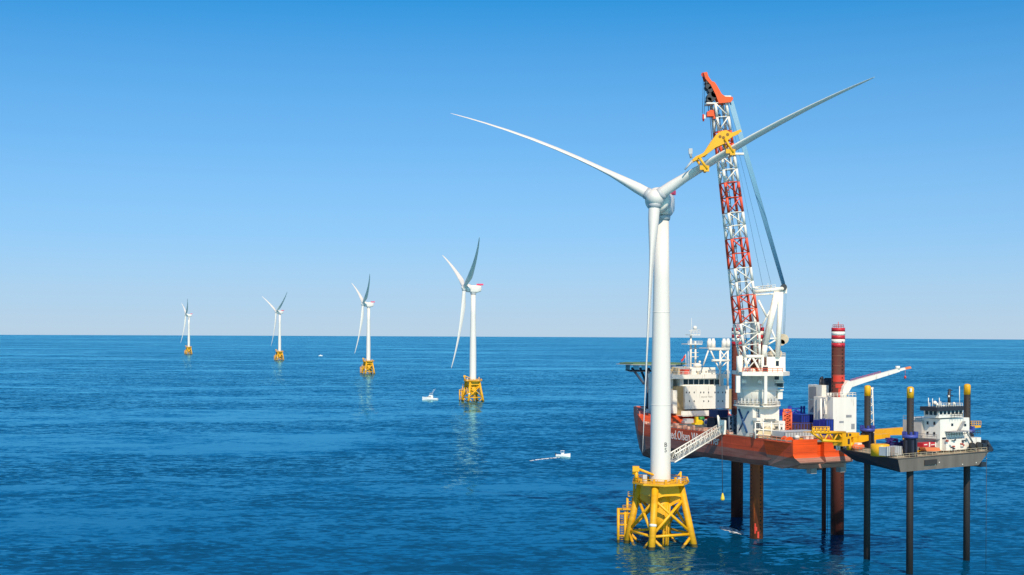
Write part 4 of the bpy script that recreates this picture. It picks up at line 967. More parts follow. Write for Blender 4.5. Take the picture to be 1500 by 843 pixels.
m_ = MB(); sbox(m_, 1149, 607, 1157.5, 633, 14, .6, o); m_.build('back_panel', mat('orange_cage_panel', (.62, .11, .04), .6, var=.5, scale=2.0), r_)
# orange drum
r_, o = sroot('orange_drum', 'round orange drum on the deck edge below the lattice cage', 'drum', 1153, 652, -4); p = sb(1153, 646, -4) - o
MB().tube(p + Vector((-1.2, 0, 0)), p + Vector((1.2, 0, 0)), 1.0, n=20).tube(p + Vector((-1.3, 0, 0)), p + Vector((-1.1, 0, 0)), 1.25, n=20).tube(p + Vector((1.1, 0, 0)), p + Vector((1.3, 0, 0)), 1.25, n=20).build('reel', ORG, r_)
# blue blade cradle
r_, o = sroot('blade_cradle', 'long blue steel blade cradle on the far side of the deck', 'cradle', 1160, 612, 27)
m_ = MB()
sbox(m_, 1137, 605, 1180, 609.5, 27, 2, o); sbox(m_, 1137, 600, 1147, 606, 28, 1.5, o); sbox(m_, 1158, 597.5, 1178, 599.5, 28, 1.2, o)
for px in (1140, 1155.5, 1158, 1174, 1178): m_.tube(sb(px, 632, 28) - o, sb(px, 595, 28) - o, .35, n=6)
m_.tube(sb(1159, 606, 28) - o, sb(1166, 601.5, 28) - o, .4, n=8).tube(sb(1166, 601.5, 28) - o, sb(1174, 606, 28) - o, .4, n=8)
m_.build('frame', BLUE, r_)
# yellow deck winch, green tank
r_, o = sroot('deck_winch', 'yellow winch on the deck edge below the deckhouse windows', 'winch', 1023, 626, S0 - 12)
m_ = MB(); p = sb(1024, 621, S0 - 12) - o; m_.tube(p + Vector((-1.0, 0, 0)), p + Vector((1.0, 0, 0)), 1.3, n=14); each(m_, 'drum', mat('chrome_yellow_paint', (.80, .55, .01), .5), r_)
m_ = MB(); sbox(m_, 1018, 620, 1029, 626.5, S0 - 12.5, 2, o); sbox(m_, 1020, 611, 1023, 620, S0 - 12.3, 1, o); m_.build('frame', mat('chrome_yellow_paint', (.80, .55, .01), .5), r_)
r_, o = sroot('gas_tank', 'small green tank behind the yellow deck winch', 'tank', 1027, 620, S0 - 8); p = sb(1027, 614, S0 - 8) - o
MB().tube(p + Vector((0, -.9, 0)), p + Vector((0, .9, 0)), .8, n=14).tube(p + Vector((0, -.7, 0)), p + Vector((0, -.7, -1.8)), .15, n=6).tube(p + Vector((0, .7, 0)), p + Vector((0, .7, -1.8)), .15, n=6).build('tank', GREEN, r_)
r_, o = sroot('pallet_stack', 'grey covered pallet stack at the foot of the deckhouse', 'pallet', 1011, 621, S0 - 6)
m_ = MB(); sbox(m_, 1006, 614, 1016, 622, S0 - 6, 2.5, o); sbox(m_, 1003, 617, 1006, 622, S0 - 6, 2, o); m_.build('cover', LGREY, r_)
m_ = MB(); sbox(m_, 1001, 622, 1018, 623.4, S0 - 6.4, 3.2, o); m_.build('pallet', DGREY, r_)
# grey rig left of the pedestal
r_, o = sroot('blasting_rig', 'blue grey scaffold rig standing against the left of the crane pedestal', 'rig', 1074, 638, 22)
m_ = MB()
for px in (1068, 1073.5, 1079): 
    for s in (20.5, 23.5): m_.tube(sb(px, 640, s) - o, sb(px, 607, s) - o, .2, n=6)
for py in (610, 618, 626, 634):
    for s in (20.5, 23.5): m_.tube(sb(1068, py, s) - o, sb(1079, py, s) - o, .18, n=6).tube(sb(1068, py + 7, s) - o, sb(1079, py, s) - o, .14, n=6)
m_.build('scaffold', mat('blue_grey_scaffold_paint', '#6d7c90', .5), r_)
m_ = MB(); sbox(m_, 1069, 609, 1078, 634, 22, 1.2, o); m_.build('tank', mat('slate_tank_paint', '#46566a', .6, var=.4, scale=1.2), r_)

# ------------------------------------------------------------------ liftboat
LZ, LB = 29.7, 26.3
N_ = atz(1315, 672.5, LZ); Rr = atz(1457, 661, LZ); Ll = atz(1228.5, 657.5, LZ)
dN = (Rr - N_); LA = math.atan2(dN.y, dN.x); LF = Frame(N_.x, N_.y, LA)
boat = thing('lift_barge', 'dark hulled lift barge with white wheelhouse on three black yellow-topped legs', 'barge', (N_.x, N_.y, 0), LA)
ll = LF.loc(Ll); rr = LF.loc(Rr); ex_ = rr.x
poly = [(0, 0), (ex_ - 2.5, 0), (ex_, 3), (ex_ + .5, 22), (ex_ - 4, 27), (ll.x + 3, ll.y + 4), (ll.x, ll.y)]
low = [(1.2, .05), (ex_ - 7.0, .05), (ex_ - 6, 3), (ex_ - 6, 20), (ex_ - 8, 24), (ll.x + 7, ll.y + 1), (ll.x + 4.5, ll.y - 2)]
bh = MB().prism(low, LB, LZ, top=poly).build('hull', BARGE, boat)
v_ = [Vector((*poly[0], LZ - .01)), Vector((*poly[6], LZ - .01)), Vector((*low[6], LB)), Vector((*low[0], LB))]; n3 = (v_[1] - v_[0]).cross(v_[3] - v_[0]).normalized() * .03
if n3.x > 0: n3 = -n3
MB()._add([p + n3 for p in v_] + [p + n3 * 2 for p in v_], [(0,1,2,3), (7,6,5,4), (0,4,5,1), (1,5,6,2), (2,6,7,3), (3,7,4,0)], False).build('bow_shade_sheet', BOWSHADE, bh)  # thin dark sheet over the bow face, painting in its shade
MB().prism([(p[0] * .985 + .2, p[1] * .985 + .15) for p in poly], LZ + .004, LZ + .08).build('deck', mat('buff_deck_paint', '#a89b84', .8, var=.25), boat)
fb = MB()
for i in range(len(poly)):
    a = Vector((*poly[i], LZ)); b = Vector((*poly[(i+1) % len(poly)], LZ)); fb.tube(a, b, .16, n=6)
fb.build('fender_edge', mat('fender_edge_paint', '#57524c', .7), bh)
tb_ = MB()
for px, py0, py1, w_px in ((1355, 673, 682, 18),):
    a = LF.hit(px, py1, y=-.25); b = LF.hit(px + w_px, py0, y=-.25); tb_.box(a.x, -.25, a.z, b.x, -.003, b.z)
tb_.build('tyre_fender', mat('black_rubber', (.03, .03, .03), .8), bh)
wa = MB()
for px, py in ((1376, 677.5), (1370, 681), (1410, 680.5), (1430, 678), (1445, 672), (1358, 676)): 
    p = LF.hit(px, py, y=-.02); wa.cbox((p.x, -.03, p.z), (.28, .06, .28))
each(wa, 'marker_plate', SWHITE, bh)
LR = []
for px, base, topy in ((1269.8, 819, 564.5), (1332.3, 841, 566.5), (1415.7, 821, 562.5)):
    Y = H / (-ray(px, base).z); p = at(px, base, Y); q = LF.loc(p); zt = at(px, topy, Y).z; LR.append(q)
    lg = MB().tube((q.x, q.y, -6), (q.x, q.y, zt - 2.6), .88, n=24).build('leg', BLACK, boat)
    MB().lathe([(.90, -2.9), (.90, -.6), (.78, -.25), (.45, -.05), (.02, 0)], (q.x, q.y, zt), n=24).build('leg_cap', YEL, lg)
    hm = MB()
    for k in range(26):
        z = zt - 3.6 - k * .9
        if z < LZ + 6: break
        A = R(-75) - LA; hm.tube((q.x + .86 * math.cos(A), q.y + .86 * math.sin(A), z), (q.x + .95 * math.cos(A), q.y + .95 * math.sin(A), z), .16, n=6)
    if hm.v: hm.build('rack_tooth_row', DGREY, lg)
    jt = MB().lathe([(1.5, LZ), (1.5, LZ + 4.6), (1.9, LZ + 4.7)], (q.x, q.y, 0), n=20)
    for k in range(6):
        A = R(60 * k); jt.cbox((q.x + 1.45 * math.cos(A), q.y + 1.45 * math.sin(A), LZ + 2.2), (.5, .5, 4.2))
    jt = jt.build('jack_tower', mat('dark_slate_jack_steel', '#2c3040', .6, var=.3), boat)
    cl = MB().lathe([(1.35, LZ + 4.7), (1.95, LZ + 4.8), (1.95, LZ + 5.5), (1.2, LZ + 5.6)], (q.x, q.y, 0), n=20)
    for k in range(8):
        A = R(45 * k); cl.cbox((q.x + 1.7 * math.cos(A), q.y + 1.7 * math.sin(A), LZ + 5.9), (.45, .45, .9))
    cl.build('jack_motor', PURP, jt)
mk_ = MB(); q = LR[1]
A = R(-95) - LA; mk_.cbox((q.x + .9 * math.cos(A), q.y + .9 * math.sin(A), at(1332, 571.5, 346).z), (.8, .25, .9)); mk_.build('leg_lamp', SWHITE, boat)
# superstructure; its near right-hand faces lie on planes y = const
def lb(mb, px0, py0, px1, py1, y, depth):
    a = LF.hit(px0, py1, y=y); b = LF.hit(px1, py0, y=y); return mb.box(a.x, y, a.z, b.x, y + depth, b.z)
HYB = 4.0
su = MB(); lb(su, 1377, 612, 1420, 660, HYB, 9.5); lb(su, 1386, 641, 1437, 661, HYB - 1.5, 3); sup = su.build('superstructure', SWHITE, boat)
wh = MB(); lb(wh, 1375, 600.8, 1411, 613, HYB - .4, 4.6); wh_o = wh.build('wheelhouse', SWHITE, sup)
a = LF.hit(1375, 601, y=HYB - .4); b = LF.hit(1411, 613, y=HYB - .4)
vz = MB(); p0 = LF.hit(1373, 597, y=HYB - 1); p1 = LF.hit(1412, 601.2, y=HYB - 1); vz.box(p0.x, HYB - 1, p1.z, p1.x, HYB + 4.4, p0.z); vis = vz.build('black_visor', mat('black_visor_paint', (.02, .022, .03), .5), wh_o)
wd = MB()
for i in range(6): lb(wd, 1376.5 + i * 5.7, 602.3 - i * .15, 1380.8 + i * 5.7, 607.6 - i * .15, HYB - .45, .2)
xw = a.x - .05
for i in range(3):
    y = HYB + .2 + i * 1.3; wd.box(xw - .05, y, b.z + 1.1, xw + .1, y + .9, a.z - .3)
each(wd, 'window', GLASS, wh_o)
fr = MB()
for i in range(7): lb(fr, 1375.2 + i * 5.75, 601.6, 1376.3 + i * 5.75, 608.3, HYB - .55, .1)
each(fr, 'window_frame', SWHITE, wh_o)
md = MB()
x0 = LF.hit(1377, 630, y=HYB).x
for i in range(4):
    y = HYB + 1.5 + i * 2.1
    for z in (LZ + 4.6, LZ + 7.3): md.box(x0 - .06, y, z, x0 + .1, y + .55, z + .8)
each(md, 'porthole', GLASS, sup)
lo = MB(); lo.box(x0 - .5, HYB + 1, LZ + .1, x0 - .004, HYB + 10, LZ + 3.6); lo.box(x0 - 1.0, HYB + 5, LZ + 3.6, x0 - .004, HYB + 11, LZ + 8.2); lo.build('side_house', mat('dull_white_paint', '#b4aeaa', .6, var=.2), sup)
wk = MB(); wk.box(x0 - 1.4, HYB, LZ + 3.6, x0, HYB + 10.5, LZ + 3.75)
wk.rail([(x0 - 1.3, HYB, LZ + 3.75), (x0 - 1.3, HYB + 10.5, LZ + 3.75)], r=.07, gap=1.5).rail([(x0 - .9, HYB + 5, LZ + 8.2), (x0 - .9, HYB + 11, LZ + 8.2)], r=.06); wk.build('side_walkway', GREY, sup)
st = MB(); lb(st, 1398, 631.5, 1424, 634, HYB - 3, 3); st.tube(LF.hit(1416, 632, y=HYB - 2.5), LF.hit(1424.5, 648, y=HYB - 2.5), .25, n=6).tube(LF.hit(1403, 632, y=HYB - .3), LF.hit(1411, 618, y=HYB - .3), .25, n=6).tube(LF.hit(1405, 632, y=HYB - .3), LF.hit(1413.5, 618, y=HYB - .3), .25, n=6)
st.build('stair', GREY, sup)
dd = MB(); lb(dd, 1393.5, 620.5, 1396.5, 624.5, HYB - .05, .1); lb(dd, 1412.5, 621, 1415.5, 625, HYB - .05, .1); lb(dd, 1380, 641, 1386, 659, HYB - .06, .1); each(dd, 'doorway', GLASS, sup)
rl = MB()
for z, x_a, x_b, y in ((LF.hit(1377, 613, y=HYB - .5).z, LF.hit(1394, 613, y=HYB - 1).x, LF.hit(1414, 613, y=HYB - 1).x, HYB - 1), (LF.hit(1377, 641, y=HYB - 1.5).z, LF.hit(1386, 641, y=HYB - 1.4).x, LF.hit(1436, 641, y=HYB - 1.4).x, HYB - 1.4)):
    rl.rail([(x_a, y, z), (x_b, y, z)], r=.07, gap=1.1)
rl.build('deck_railing', DGREY, sup)
# roof gear
zr = LF.hit(1390, 597, y=HYB).z
gm = MB()
def wt(px, y0, y1, r_=.08, dy=2.5): gm.tube(LF.hit(px, y0, y=HYB + dy), LF.hit(px, y1, y=HYB + dy), r_, n=5)
for px, y1 in ((1360, 583), (1362, 590), (1366, 584), (1376, 583), (1378, 588), (1405.5, 566)): wt(px, 600, y1, .10)
gm.rail([LF.hit(1372, 597, y=HYB - .8), LF.hit(1410, 597, y=HYB - .8)], r=.06, gap=1.0)
gm.build('antenna_mast', SWHITE, wh_o)
gm = MB(); wt(1390.8, 599, 570, .34); wt(1388.6, 599, 574, .12); gm.tube(LF.hit(1387, 580, y=HYB + 3), LF.hit(1396, 580, y=HYB + 3), .12, n=5).tube(LF.hit(1388, 572, y=HYB + 3), LF.hit(1395, 572, y=HYB + 3), .12, n=5); gm.build('radar_mast', mat('black_mast_paint', (.025, .03, .04), .5), wh_o)
gm = MB()
for px, py, r_ in ((1369.5, 590.5, .55), (1372.5, 593, .4), (1382, 596, .5), (1397.5, 591.5, .4), (1389.7, 581, .32), (1389.7, 592, .35)): gm.ball(LF.hit(px, py, y=HYB + 2.5), r_)
each(gm, 'dome_antenna', SWHITE, wh_o)
random.seed(21)
for nm, m_, k in (('hose_box', DGREY, 7), ('valve_box', SWHITE, 6), ('deck_pipe', mat('dull_red_pipe_paint', (.45, .08, .05), .5), 5)):
    for i in range(k):
        px = random.uniform(1386, 1436); py = random.uniform(643, 660); q_ = MB(); lb(q_, px, py, px + random.uniform(1, 3), py + random.uniform(1, 3.2), HYB - 2.0, .45); q_.build(nm, m_, sup)
# tail end gear
tg = MB()
for px, py in ((1424, 654), (1433.5, 653)):
    p = LF.hit(px, py, y=1.0); tg.tube(p - Vector((0, .4, 0)), p + Vector((0, .4, 0)), .95, n=16)
each(tg, 'tyre_reel', mat('black_rubber', (.03, .03, .03), .8), boat)
tg = MB(); lb(tg, 1440, 650, 1446, 661, 5, 3); lb(tg, 1444, 645, 1448, 660, 8, 2); lb(tg, 1448, 655, 1454, 662, 4, 4); tg.tube(LF.hit(1446, 648, y=6), LF.hit(1453, 660, y=6), .5, n=8); each(tg, 'stern_winch', mat('blue_black_winch_paint', '#25303c', .6), boat)
p0 = LF.hit(1420, 640, y=20)
yb = MB(); lb(yb, 1413, 623.5, 1437, 628, 16, 4); a = LF.hit(1413, 623.5, y=16); b = LF.hit(1437, 623.5, y=16); yb.rail([a, b], h=1.2, r=.08, gap=1.0); yb.build('rear_platform', YEL, boat)
rb = MB(); lb(rb, 1418.5, 617, 1423, 623.5, 17, 2); rb.build('platform_cabinet', NAVY, boat)
ur = MB(); lb(ur, 1437, 677, 1445, 684.5, 2, 4); ur.build('thruster_pod', mat('blue_black_winch_paint', '#25303c', .6), bh)
# railing along the bow edge
rl = MB().rail([(ll.x + .3, ll.y - .3, LZ + .08), (.3, .4, LZ + .08)], h=1.2, r=.07, gap=1.7).rail([(.3, .3, LZ + .08), (ex_ - 3, .3, LZ + .08)], h=1.0, r=.05, gap=2.2)
rl.build('edge_railing', mat('buff_rail_paint', '#c0b49a', .6), boat)
MB().tube((ex_ - 4, -.25, LZ - .2), (ex_ - 4, -.25, 0.0), .07, n=5).build('mooring_line', DGREY, boat)

# white lattice boom standing next to the left leg
def lroot(name, label, cat, px, py, group=None, z=LZ + .08):
    p = atz(px, py, z); return thing(name, label, cat, p, LA, group), LF.loc(p)
def lbo(mb, o, px0, py0, px1, py1, depth, dy=0.0):
    a = LF.hit(px0, py1, y=o.y + dy); b = LF.hit(px1, py0, y=o.y + dy); return mb.box(a.x - o.x, dy, a.z - o.z, b.x - o.x, dy + depth, b.z - o.z)
def lp(o, px, py, dy=0.0): p = LF.hit(px, py, y=o.y + dy); return Vector((p.x - o.x, dy, p.z - o.z))
r_, o = lroot('lattice_mast', 'slim white lattice mast standing beside the left barge leg', 'mast', 1278, 655)
m_ = MB()
for dy in (0, 1.2):
    m_.tube(lp(o, 1274.6, 655, dy), lp(o, 1275.4, 570, dy), .16, n=6).tube(lp(o, 1280.6, 655, dy), lp(o, 1278, 569, dy), .16, n=6)
    for k in range(14): m_.tube(lp(o, 1275, 650 - 6 * k, dy), lp(o, 1280.3 - .16 * k, 646 - 6 * k if k % 2 else 654 - 6 * k, dy), .10, n=5)
m_.tube(lp(o, 1274.8, 570, .6), lp(o, 1278.6, 569, .6), .35, n=8); m_.build('truss', SWHITE, r_)
# yellow crane resting across the barge
r_, o = lroot('pedestal_crane', 'yellow crane with low lattice boom on the left end of the barge', 'crane', 1245.5, 659.4)
m_ = MB().tube((0, 0, 0), lp(o, 1245.5, 648), .95, n=20); m_.build('pedestal', YEL, r_)
m_ = MB(); lbo(m_, o, 1234, 634.5, 1247, 654, 3.2, -1.6); lbo(m_, o, 1244, 634, 1259, 641, 2.4, -1.0); m_.build('slew_house', YEL, r_)
m_ = MB(); lbo(m_, o, 1240, 635, 1241.8, 640, .1, -1.68); lbo(m_, o, 1244, 635.5, 1247, 639, .1, -1.68); lbo(m_, o, 1242, 643, 1245, 651, .1, -1.66); each(m_, 'recess', mat('dark_brown_recess', (.04, .03, .03), .7), r_)
m_ = MB()
for dy in (-1.2, 1.2):
    m_.tube(lp(o, 1189, 633.2, dy), lp(o, 1238, 634.2, dy), .42, n=8).tube(lp(o, 1204, 645.5, dy), lp(o, 1238, 648, dy), .38, n=8).tube(lp(o, 1189, 634, dy), lp(o, 1204, 645, dy), .3, n=6)
    xs = [1200, 1207, 1214, 1221, 1228, 1236]
    for i, (x0_, x1_) in enumerate(zip(xs, xs[1:])): m_.tube(lp(o, x0_, 634 if i % 2 == 0 else 646, dy), lp(o, x1_, 646 if i % 2 == 0 else 634, dy), .24, n=6)
for px in (1190, 1204, 1220, 1236): m_.tube(lp(o, px, 633.6, -1.2), lp(o, px, 633.6, 1.2), .25, n=6)
lbo(m_, o, 1204, 632.6, 1238, 634.8, 2.6, -1.3)
bo = m_.build('boom', YEL, r_)
m_ = MB(); lbo(m_, o, 1190, 633, 1215, 633.8, 3.2, -1.6); m_.rail([lp(o, 1190, 633, -1.5), lp(o, 1215, 633, -1.5)], h=1.3, r=.12, gap=.8)
for px in (1191.5, 1196, 1202, 1208, 1213): m_.tube(lp(o, px, 633, -1.5), lp(o, px + .5, 627, -1.5), .22, n=5)
m_.build('boom_walkway', YEL, bo)
m_ = MB()
a_ = [lp(o, 1246, 645.5), lp(o, 1268, 641.5), lp(o, 1300, 638.5)]
for p, q_, h0, h1 in ((a_[0], a_[1], 1.0, .75), (a_[1], a_[2], .75, .55)):
    m_._add([p + Vector((0, -.9, -h0)), p + Vector((0, .9, -h0)), p + Vector((0, .9, h0)), p + Vector((0, -.9, h0)), q_ + Vector((0, -.9, -h1)), q_ + Vector((0, .9, -h1)), q_ + Vector((0, .9, h1)), q_ + Vector((0, -.9, h1))], [(0,1,2,3), (7,6,5,4), (0,4,5,1), (1,5,6,2), (2,6,7,3), (3,7,4,0)], False)
m_.build('jib', YEL, r_)
r_, o = lroot('box_beam', 'long yellow box girder lying across the barge behind the middle leg', 'girder', 1305, 656)
m_ = MB(); 
p, q_ = lp(o, 1276, 634.5, 6), lp(o, 1329, 632, 6); t_ = 1.05
m_._add([p + Vector((0, 0, -t_*.7)), p + Vector((0, 2, -t_*.7)), p + Vector((0, 2, t_*.7)), p + Vector((0, 0, t_*.7)), q_ + Vector((0, 0, -t_)), q_ + Vector((0, 2, -t_)), q_ + Vector((0, 2, t_)), q_ + Vector((0, 0, t_))], [(0,1,2,3), (7,6,5,4), (0,4,5,1), (1,5,6,2), (2,6,7,3), (3,7,4,0)], False); m_.build('girder', YEL, r_)
m_ = MB()
for px in (1281, 1324): m_.tube(lp(o, px, 636, 7), lp(o, px, 662, 7), .4, n=8)
each(m_, 'trestle', YELD, r_)
m_ = MB(); lbo(m_, o, 1307, 628.5, 1316, 630, 1.5, 6.2); m_.tube(lp(o, 1311, 634, 6.5), lp(o, 1311, 629, 6.5), .3, n=6); m_.build('lamp_bracket', SWHITE, r_)
r_, o = lroot('yellow_tank', 'round yellow tank at the near corner of the barge', 'tank', 1289, 668)
w2 = (lp(o, 1297.7, 660) - lp(o, 1280.3, 660)).length / 2; hh = lp(o, 1289, 651.5).z
MB().lathe([(w2, 0), (w2, hh), (w2 * .9, hh + .12), (.1, hh + .2)], n=32).build('tank_shell', YEL, r_)
MB().cbox((.3, -w2 - .02, hh * .45), (.7, .12, .35)).build('name_plate', DGREY, r_)
r_, o = lroot('grey_container', 'pale grey container between yellow tank and middle barge leg', 'container', 1310, 669)
m_ = MB(); lbo(m_, o, 1299, 654, 1321.5, 668.5, 2.4, -.5); bdy = m_.build('body', LGREY, r_)
m_ = MB(); lbo(m_, o, 1304, 654.6, 1311, 668, .1, -.6); m_.build('door', mat('brown_grey_door_paint', '#8d7f78', .6), r_)
m_ = MB()
for i in range(9): lbo(m_, o, 1299 + i * 2.7, 654, 1299.5 + i * 2.7, 668.5, .12, -.63)
m_.build('rib', GREY, r_)
r_, o = lroot('hydraulic_pack', 'purple blue hydraulic machinery behind the grey container', 'machinery', 1312, 658)
m_ = MB(); random.seed(11)
for i in range(26):
    px = random.uniform(1299, 1325); py = random.uniform(641, 653); w3 = random.uniform(1, 3); lbo(m_, o, px, py, px + w3, py + random.uniform(1.5, 5), random.uniform(.5, 1.6), random.uniform(0, 2.5))
m_.build('pump', mat('violet_blue_pump_paint', '#3c2a78', .5, var=.4, scale=1.5), r_)
m_ = MB(); lbo(m_, o, 1298, 648, 1326, 657, 1.6, 1.5); m_.build('skid', NAVY, r_)
r_, o = lroot('orange_lifeboat', 'small orange boat beside the pedestal of the yellow barge crane', 'lifeboat', 1257, 660)
m_ = MB().loft([[(x, math.cos(a) * wv, .9 + math.sin(a) * hv) for a in [2 * math.pi * i / 12 for i in range(12)]] for x, wv, hv in ((-2.2, .1, .1), (-1.8, .7, .6), (-.5, 1.0, .85), (1.0, 1.0, .85), (1.8, .7, .6), (2.1, .1, .1))]); m_.build('hull', mat('lifeboat_orange', (.8, .16, .05), .5), r_)
MB().cbox((0, 0, 1.75), (1.6, 1.2, .5)).build('canopy', SWHITE, r_)
r_, o = lroot('machinery_skid', 'dark machinery with white posts left of the yellow barge crane pedestal', 'machinery', 1233, 657.4)
m_ = MB(); lbo(m_, o, 1228, 651, 1237, 658.5, 1.6, 0); m_.build('engine', mat('dark_machine_steel', '#2a3040', .7, var=.5, scale=1.2), r_)
m_ = MB()
for px in (1226, 1229.5, 1236): m_.tube(lp(o, px, 660, -.3), lp(o, px, 650, -.3), .3, n=6)
each(m_, 'post', SWHITE, r_)
r_, o = lroot('red_container', 'dark red container with white lettered panels beside the wheelhouse', 'container', 1361.5, 664.6)
m_ = MB(); lbo(m_, o, 1352, 648, 1371.5, 655.5, 2.0, 0); m_.build('body', CRIM, r_)
m_ = MB(); lbo(m_, o, 1353, 655.6, 1370.5, 664.4, 1.6, .2); m_.build('stand', DGREY, r_)
m_ = MB(); lbo(m_, o, 1361, 648.3, 1362.6, 655, .1, -.08); lbo(m_, o, 1370, 648.2, 1371.4, 655, .1, -.08); lbo(m_, o, 1353.8, 650.8, 1358.5, 652.6, .1, -.06); lbo(m_, o, 1364, 650.8, 1369, 652.6, .1, -.06); each(m_, 'white_panel', SWHITE, r_)
r_, o = lroot('covered_boat', 'salmon orange covered workboat under the red container', 'boat', 1362, 666.2)
m_ = MB()
a = [lp(o, px, py) for px, py in ((1351.5, 655.5), (1372, 655.8), (1374.5, 660.5), (1372, 661), (1354, 661), (1352, 658))]
m_.prism_y([(p.x, p.z) for p in a], -.8, 1.0); m_.build('cover', TARP, r_)
m_ = MB(); lbo(m_, o, 1354, 661, 1371, 666, 1.3, -.4); m_.build('cradle', DGREY, r_)
r_, o = lroot('yellow_skid', 'low yellow skid between the middle barge leg and the covered workboat', 'skid', 1345, 665.8)
m_ = MB(); lbo(m_, o, 1338.5, 660.5, 1353, 663, 1.8, -.6)
for px in (1339.5, 1346, 1352): m_.tube(lp(o, px, 665, -.3), lp(o, px, 662, -.3), .2, n=6)
m_.build('frame', YEL, r_)
r_, o = lroot('fire_monitor', 'red pipe stand in front of the white wheelhouse on the barge', 'pipe stand', 1398.5, 662)
m_ = MB().tube(lp(o, 1396.5, 662), lp(o, 1397, 654.5), .16, n=6).tube(lp(o, 1400.5, 662), lp(o, 1400, 654.5), .16, n=6).tube(lp(o, 1396, 658), lp(o, 1401, 657), .16, n=6).tube(lp(o, 1397, 654.5), lp(o, 1400.5, 654.5), .16, n=6); m_.build('pipe', RED, r_)
MB().cbox(lp(o, 1398.5, 656), (.8, .4, .8)).build('valve', RED, r_)
r_, o = lroot('cable_drum', 'tan cable drum on the barge edge right of the covered workboat', 'cable drum', 1384, 663)
p = lp(o, 1384.5, 659.5); MB().tube(p - Vector((0, .5, 0)), p + Vector((0, .5, 0)), .75, n=16).build('drum', mat('tan_rope', '#b08a58', .7), r_)
m_ = MB()
for dy in (-.55, .5): m_.tube(p + Vector((0, dy, 0)), p + Vector((0, dy + .08, 0)), 1.05, n=18)
m_.build('flange', mat('tan_rope', '#b08a58', .7), r_)

# ------------------------------------------------------------------ small boats
def hull_mb(L_, B_, D_, sheer=.25):
    rings = []
    for t in [i / 10 for i in range(11)]:
        x = (t - .5) * L_; b = B_ / 2 * (1 - max(0, (t - .45) / .55) ** 2.2) * (.92 + .08 * min(1, t * 4)); zt = D_ * (1 + sheer * max(0, t - .3) * 1.8)
        b = max(b, .04); rings.append([(x, b, zt), (x, b * .92, zt * .45), (x, b * .55, -.25), (x, -b * .55, -.25), (x, -b * .92, zt * .45), (x, -b, zt)])
    return MB().loft(rings, smooth=False)
BW = mat('gelcoat_white', (.85, .86, .86), .25, var=.03)
p = EYE + ray(630, 586.5) * (-H / ray(630, 586.5).z)
fb_ = thing('fishing_boat', 'white sport fishing boat with flybridge and raked outriggers near the second turbine', 'motor boat', (p.x, p.y, sea(p.y)), R(172))
hull_mb(14.0, 4.6, 1.9, .5).build('hull', BW, fb_)
m_ = MB().prism_y([(-2.6, 1.9), (3.6, 2.1), (1.6, 3.6), (-2.6, 3.8)], -1.7, 1.7); cab = m_.build('cabin', BW, fb_)
MB().prism_y([(-1.2, 2.6), (2.7, 2.65), (1.7, 3.35), (-1.2, 3.45)], -1.74, 1.74).build('window', mat('tan_window_glass', '#6a5a50', .2), cab)
m_ = MB().cbox((-.8, 0, 4.2), (3.0, 2.8, .9)).cbox((-1.2, 0, 6.1), (2.8, 2.8, .15))
for x in (-2.3, 0): 
    for y in (-1.3, 1.3): m_.tube((x, y, 4.5), (x, y, 6.1), .06, n=5)
m_.build('flybridge', BW, fb_)
for y in (-1, 1): MB().tube((-.6, y * 1.5, 4.0), (-4.2, y * 2.4, 10.0), .10, .05, n=5).build('outrigger', BW, fb_)
p = EYE + ray(825, 669.5) * (-H / ray(825, 669.5).z)
cc = thing('open_motorboat', 'small white open motorboat trailing a wake left of the nearest turbine', 'motor boat', (p.x, p.y, sea(p.y)), R(-12))
hull_mb(7.0, 2.5, 1.15, .45).build('hull', BW, cc)
MB().cbox((-.2, 0, 1.5), (1.1, .9, 1.0)).build('console', BW, cc)
m_ = MB().cbox((-.3, 0, 3.0), (1.9, 1.7, .1)); 
for x in (-1, .4):
    for y in (-.7, .7): m_.tube((x, y, 1.0), (x, y, 3.0), .05, n=5)
m_.build('t_top', BW, cc)
MB().cbox((-3.7, 0, 1.1), (.5, .6, 1.3)).build('outboard_motor', DGREY, cc)
p = EYE + ray(469.5, 521.5) * (-H / ray(469.5, 521.5).z)
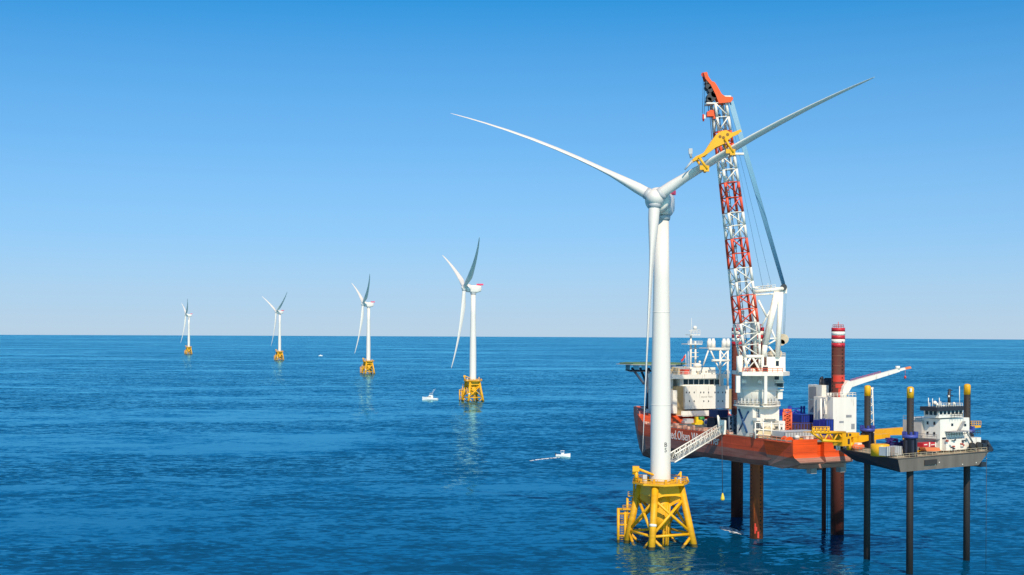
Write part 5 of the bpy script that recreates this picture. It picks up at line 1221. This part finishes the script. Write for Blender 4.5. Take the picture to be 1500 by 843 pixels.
db = thing('distant_boat', 'tiny white boat far off between the two middle distant turbines', 'motor boat', (p.x, p.y, sea(p.y)), R(10))
hull_mb(9.0, 3.2, 1.5, .5).build('hull', BW, db); MB().cbox((0, 0, 2.2), (3.2, 2.0, 1.6)).build('cabin', BW, db)

# foam: wakes and wash lying on the water
def foam(name, label, pts, seed=1, bumps=.12, thing_=False):
    random.seed(seed); v = []; f = []
    n = len(pts)
    for i, (px, py, hw) in enumerate(pts):
        c0 = atz(px, py, 0); a = atz(px, py - .05, 0)
        p0 = atz(*pts[max(0, i-1)][:2], 0); p1 = atz(*pts[min(n-1, i+1)][:2], 0); d = (p1 - p0); d.z = 0; d.normalize(); s_ = Vector((-d.y, d.x, 0))
        for k, t in enumerate((-1, -.5, 0, .5, 1)):
            j = 1 + random.uniform(-.25, .25)
            q_ = c0 + s_ * hw * t * j; v.append((q_.x, q_.y, .03 + (bumps * random.uniform(.5, 1.6) if abs(t) < .9 else 0) + sea(q_.y)))
    for i in range(n - 1):
        for k in range(4): f.append((i*5+k, i*5+k+1, (i+1)*5+k+1, (i+1)*5+k))
    me = bpy.data.meshes.new(name); me.from_pydata(v, [], f); me.polygons.foreach_set('use_smooth', [True] * len(f)); me.materials.append(FOAM)
    o = bpy.data.objects.new(name, me); SC.collection.objects.link(o); o['kind'] = 'stuff'
    if label: o['label'] = label
    return o
foam('wake_foam', 'white wake streaming left behind the small open motorboat', [(819, 670.4, .6), (815, 670.7, 1.2), (811, 671.1, 1.5), (807, 671.5, 1.5), (803, 671.9, 1.3), (799, 672.3, 1.1), (795, 672.7, 1.0), (790, 673.3, .8), (784, 674.2, .6), (776, 675.6, .5)], 2)
foam('wash_foam', 'white patch of foam on the water left of the rusty stern leg', [(1054, 771.5, .3), (1059, 772.8, 1.0), (1063, 773.8, 1.5), (1066, 774.6, 2.2), (1069, 775.7, 2.0), (1072, 777, 2.4), (1075, 778.4, 1.9), (1078, 779.8, 2.1), (1081, 781, 1.4), (1084, 782, 1.0), (1087, 783.2, .5)], 4, .08)
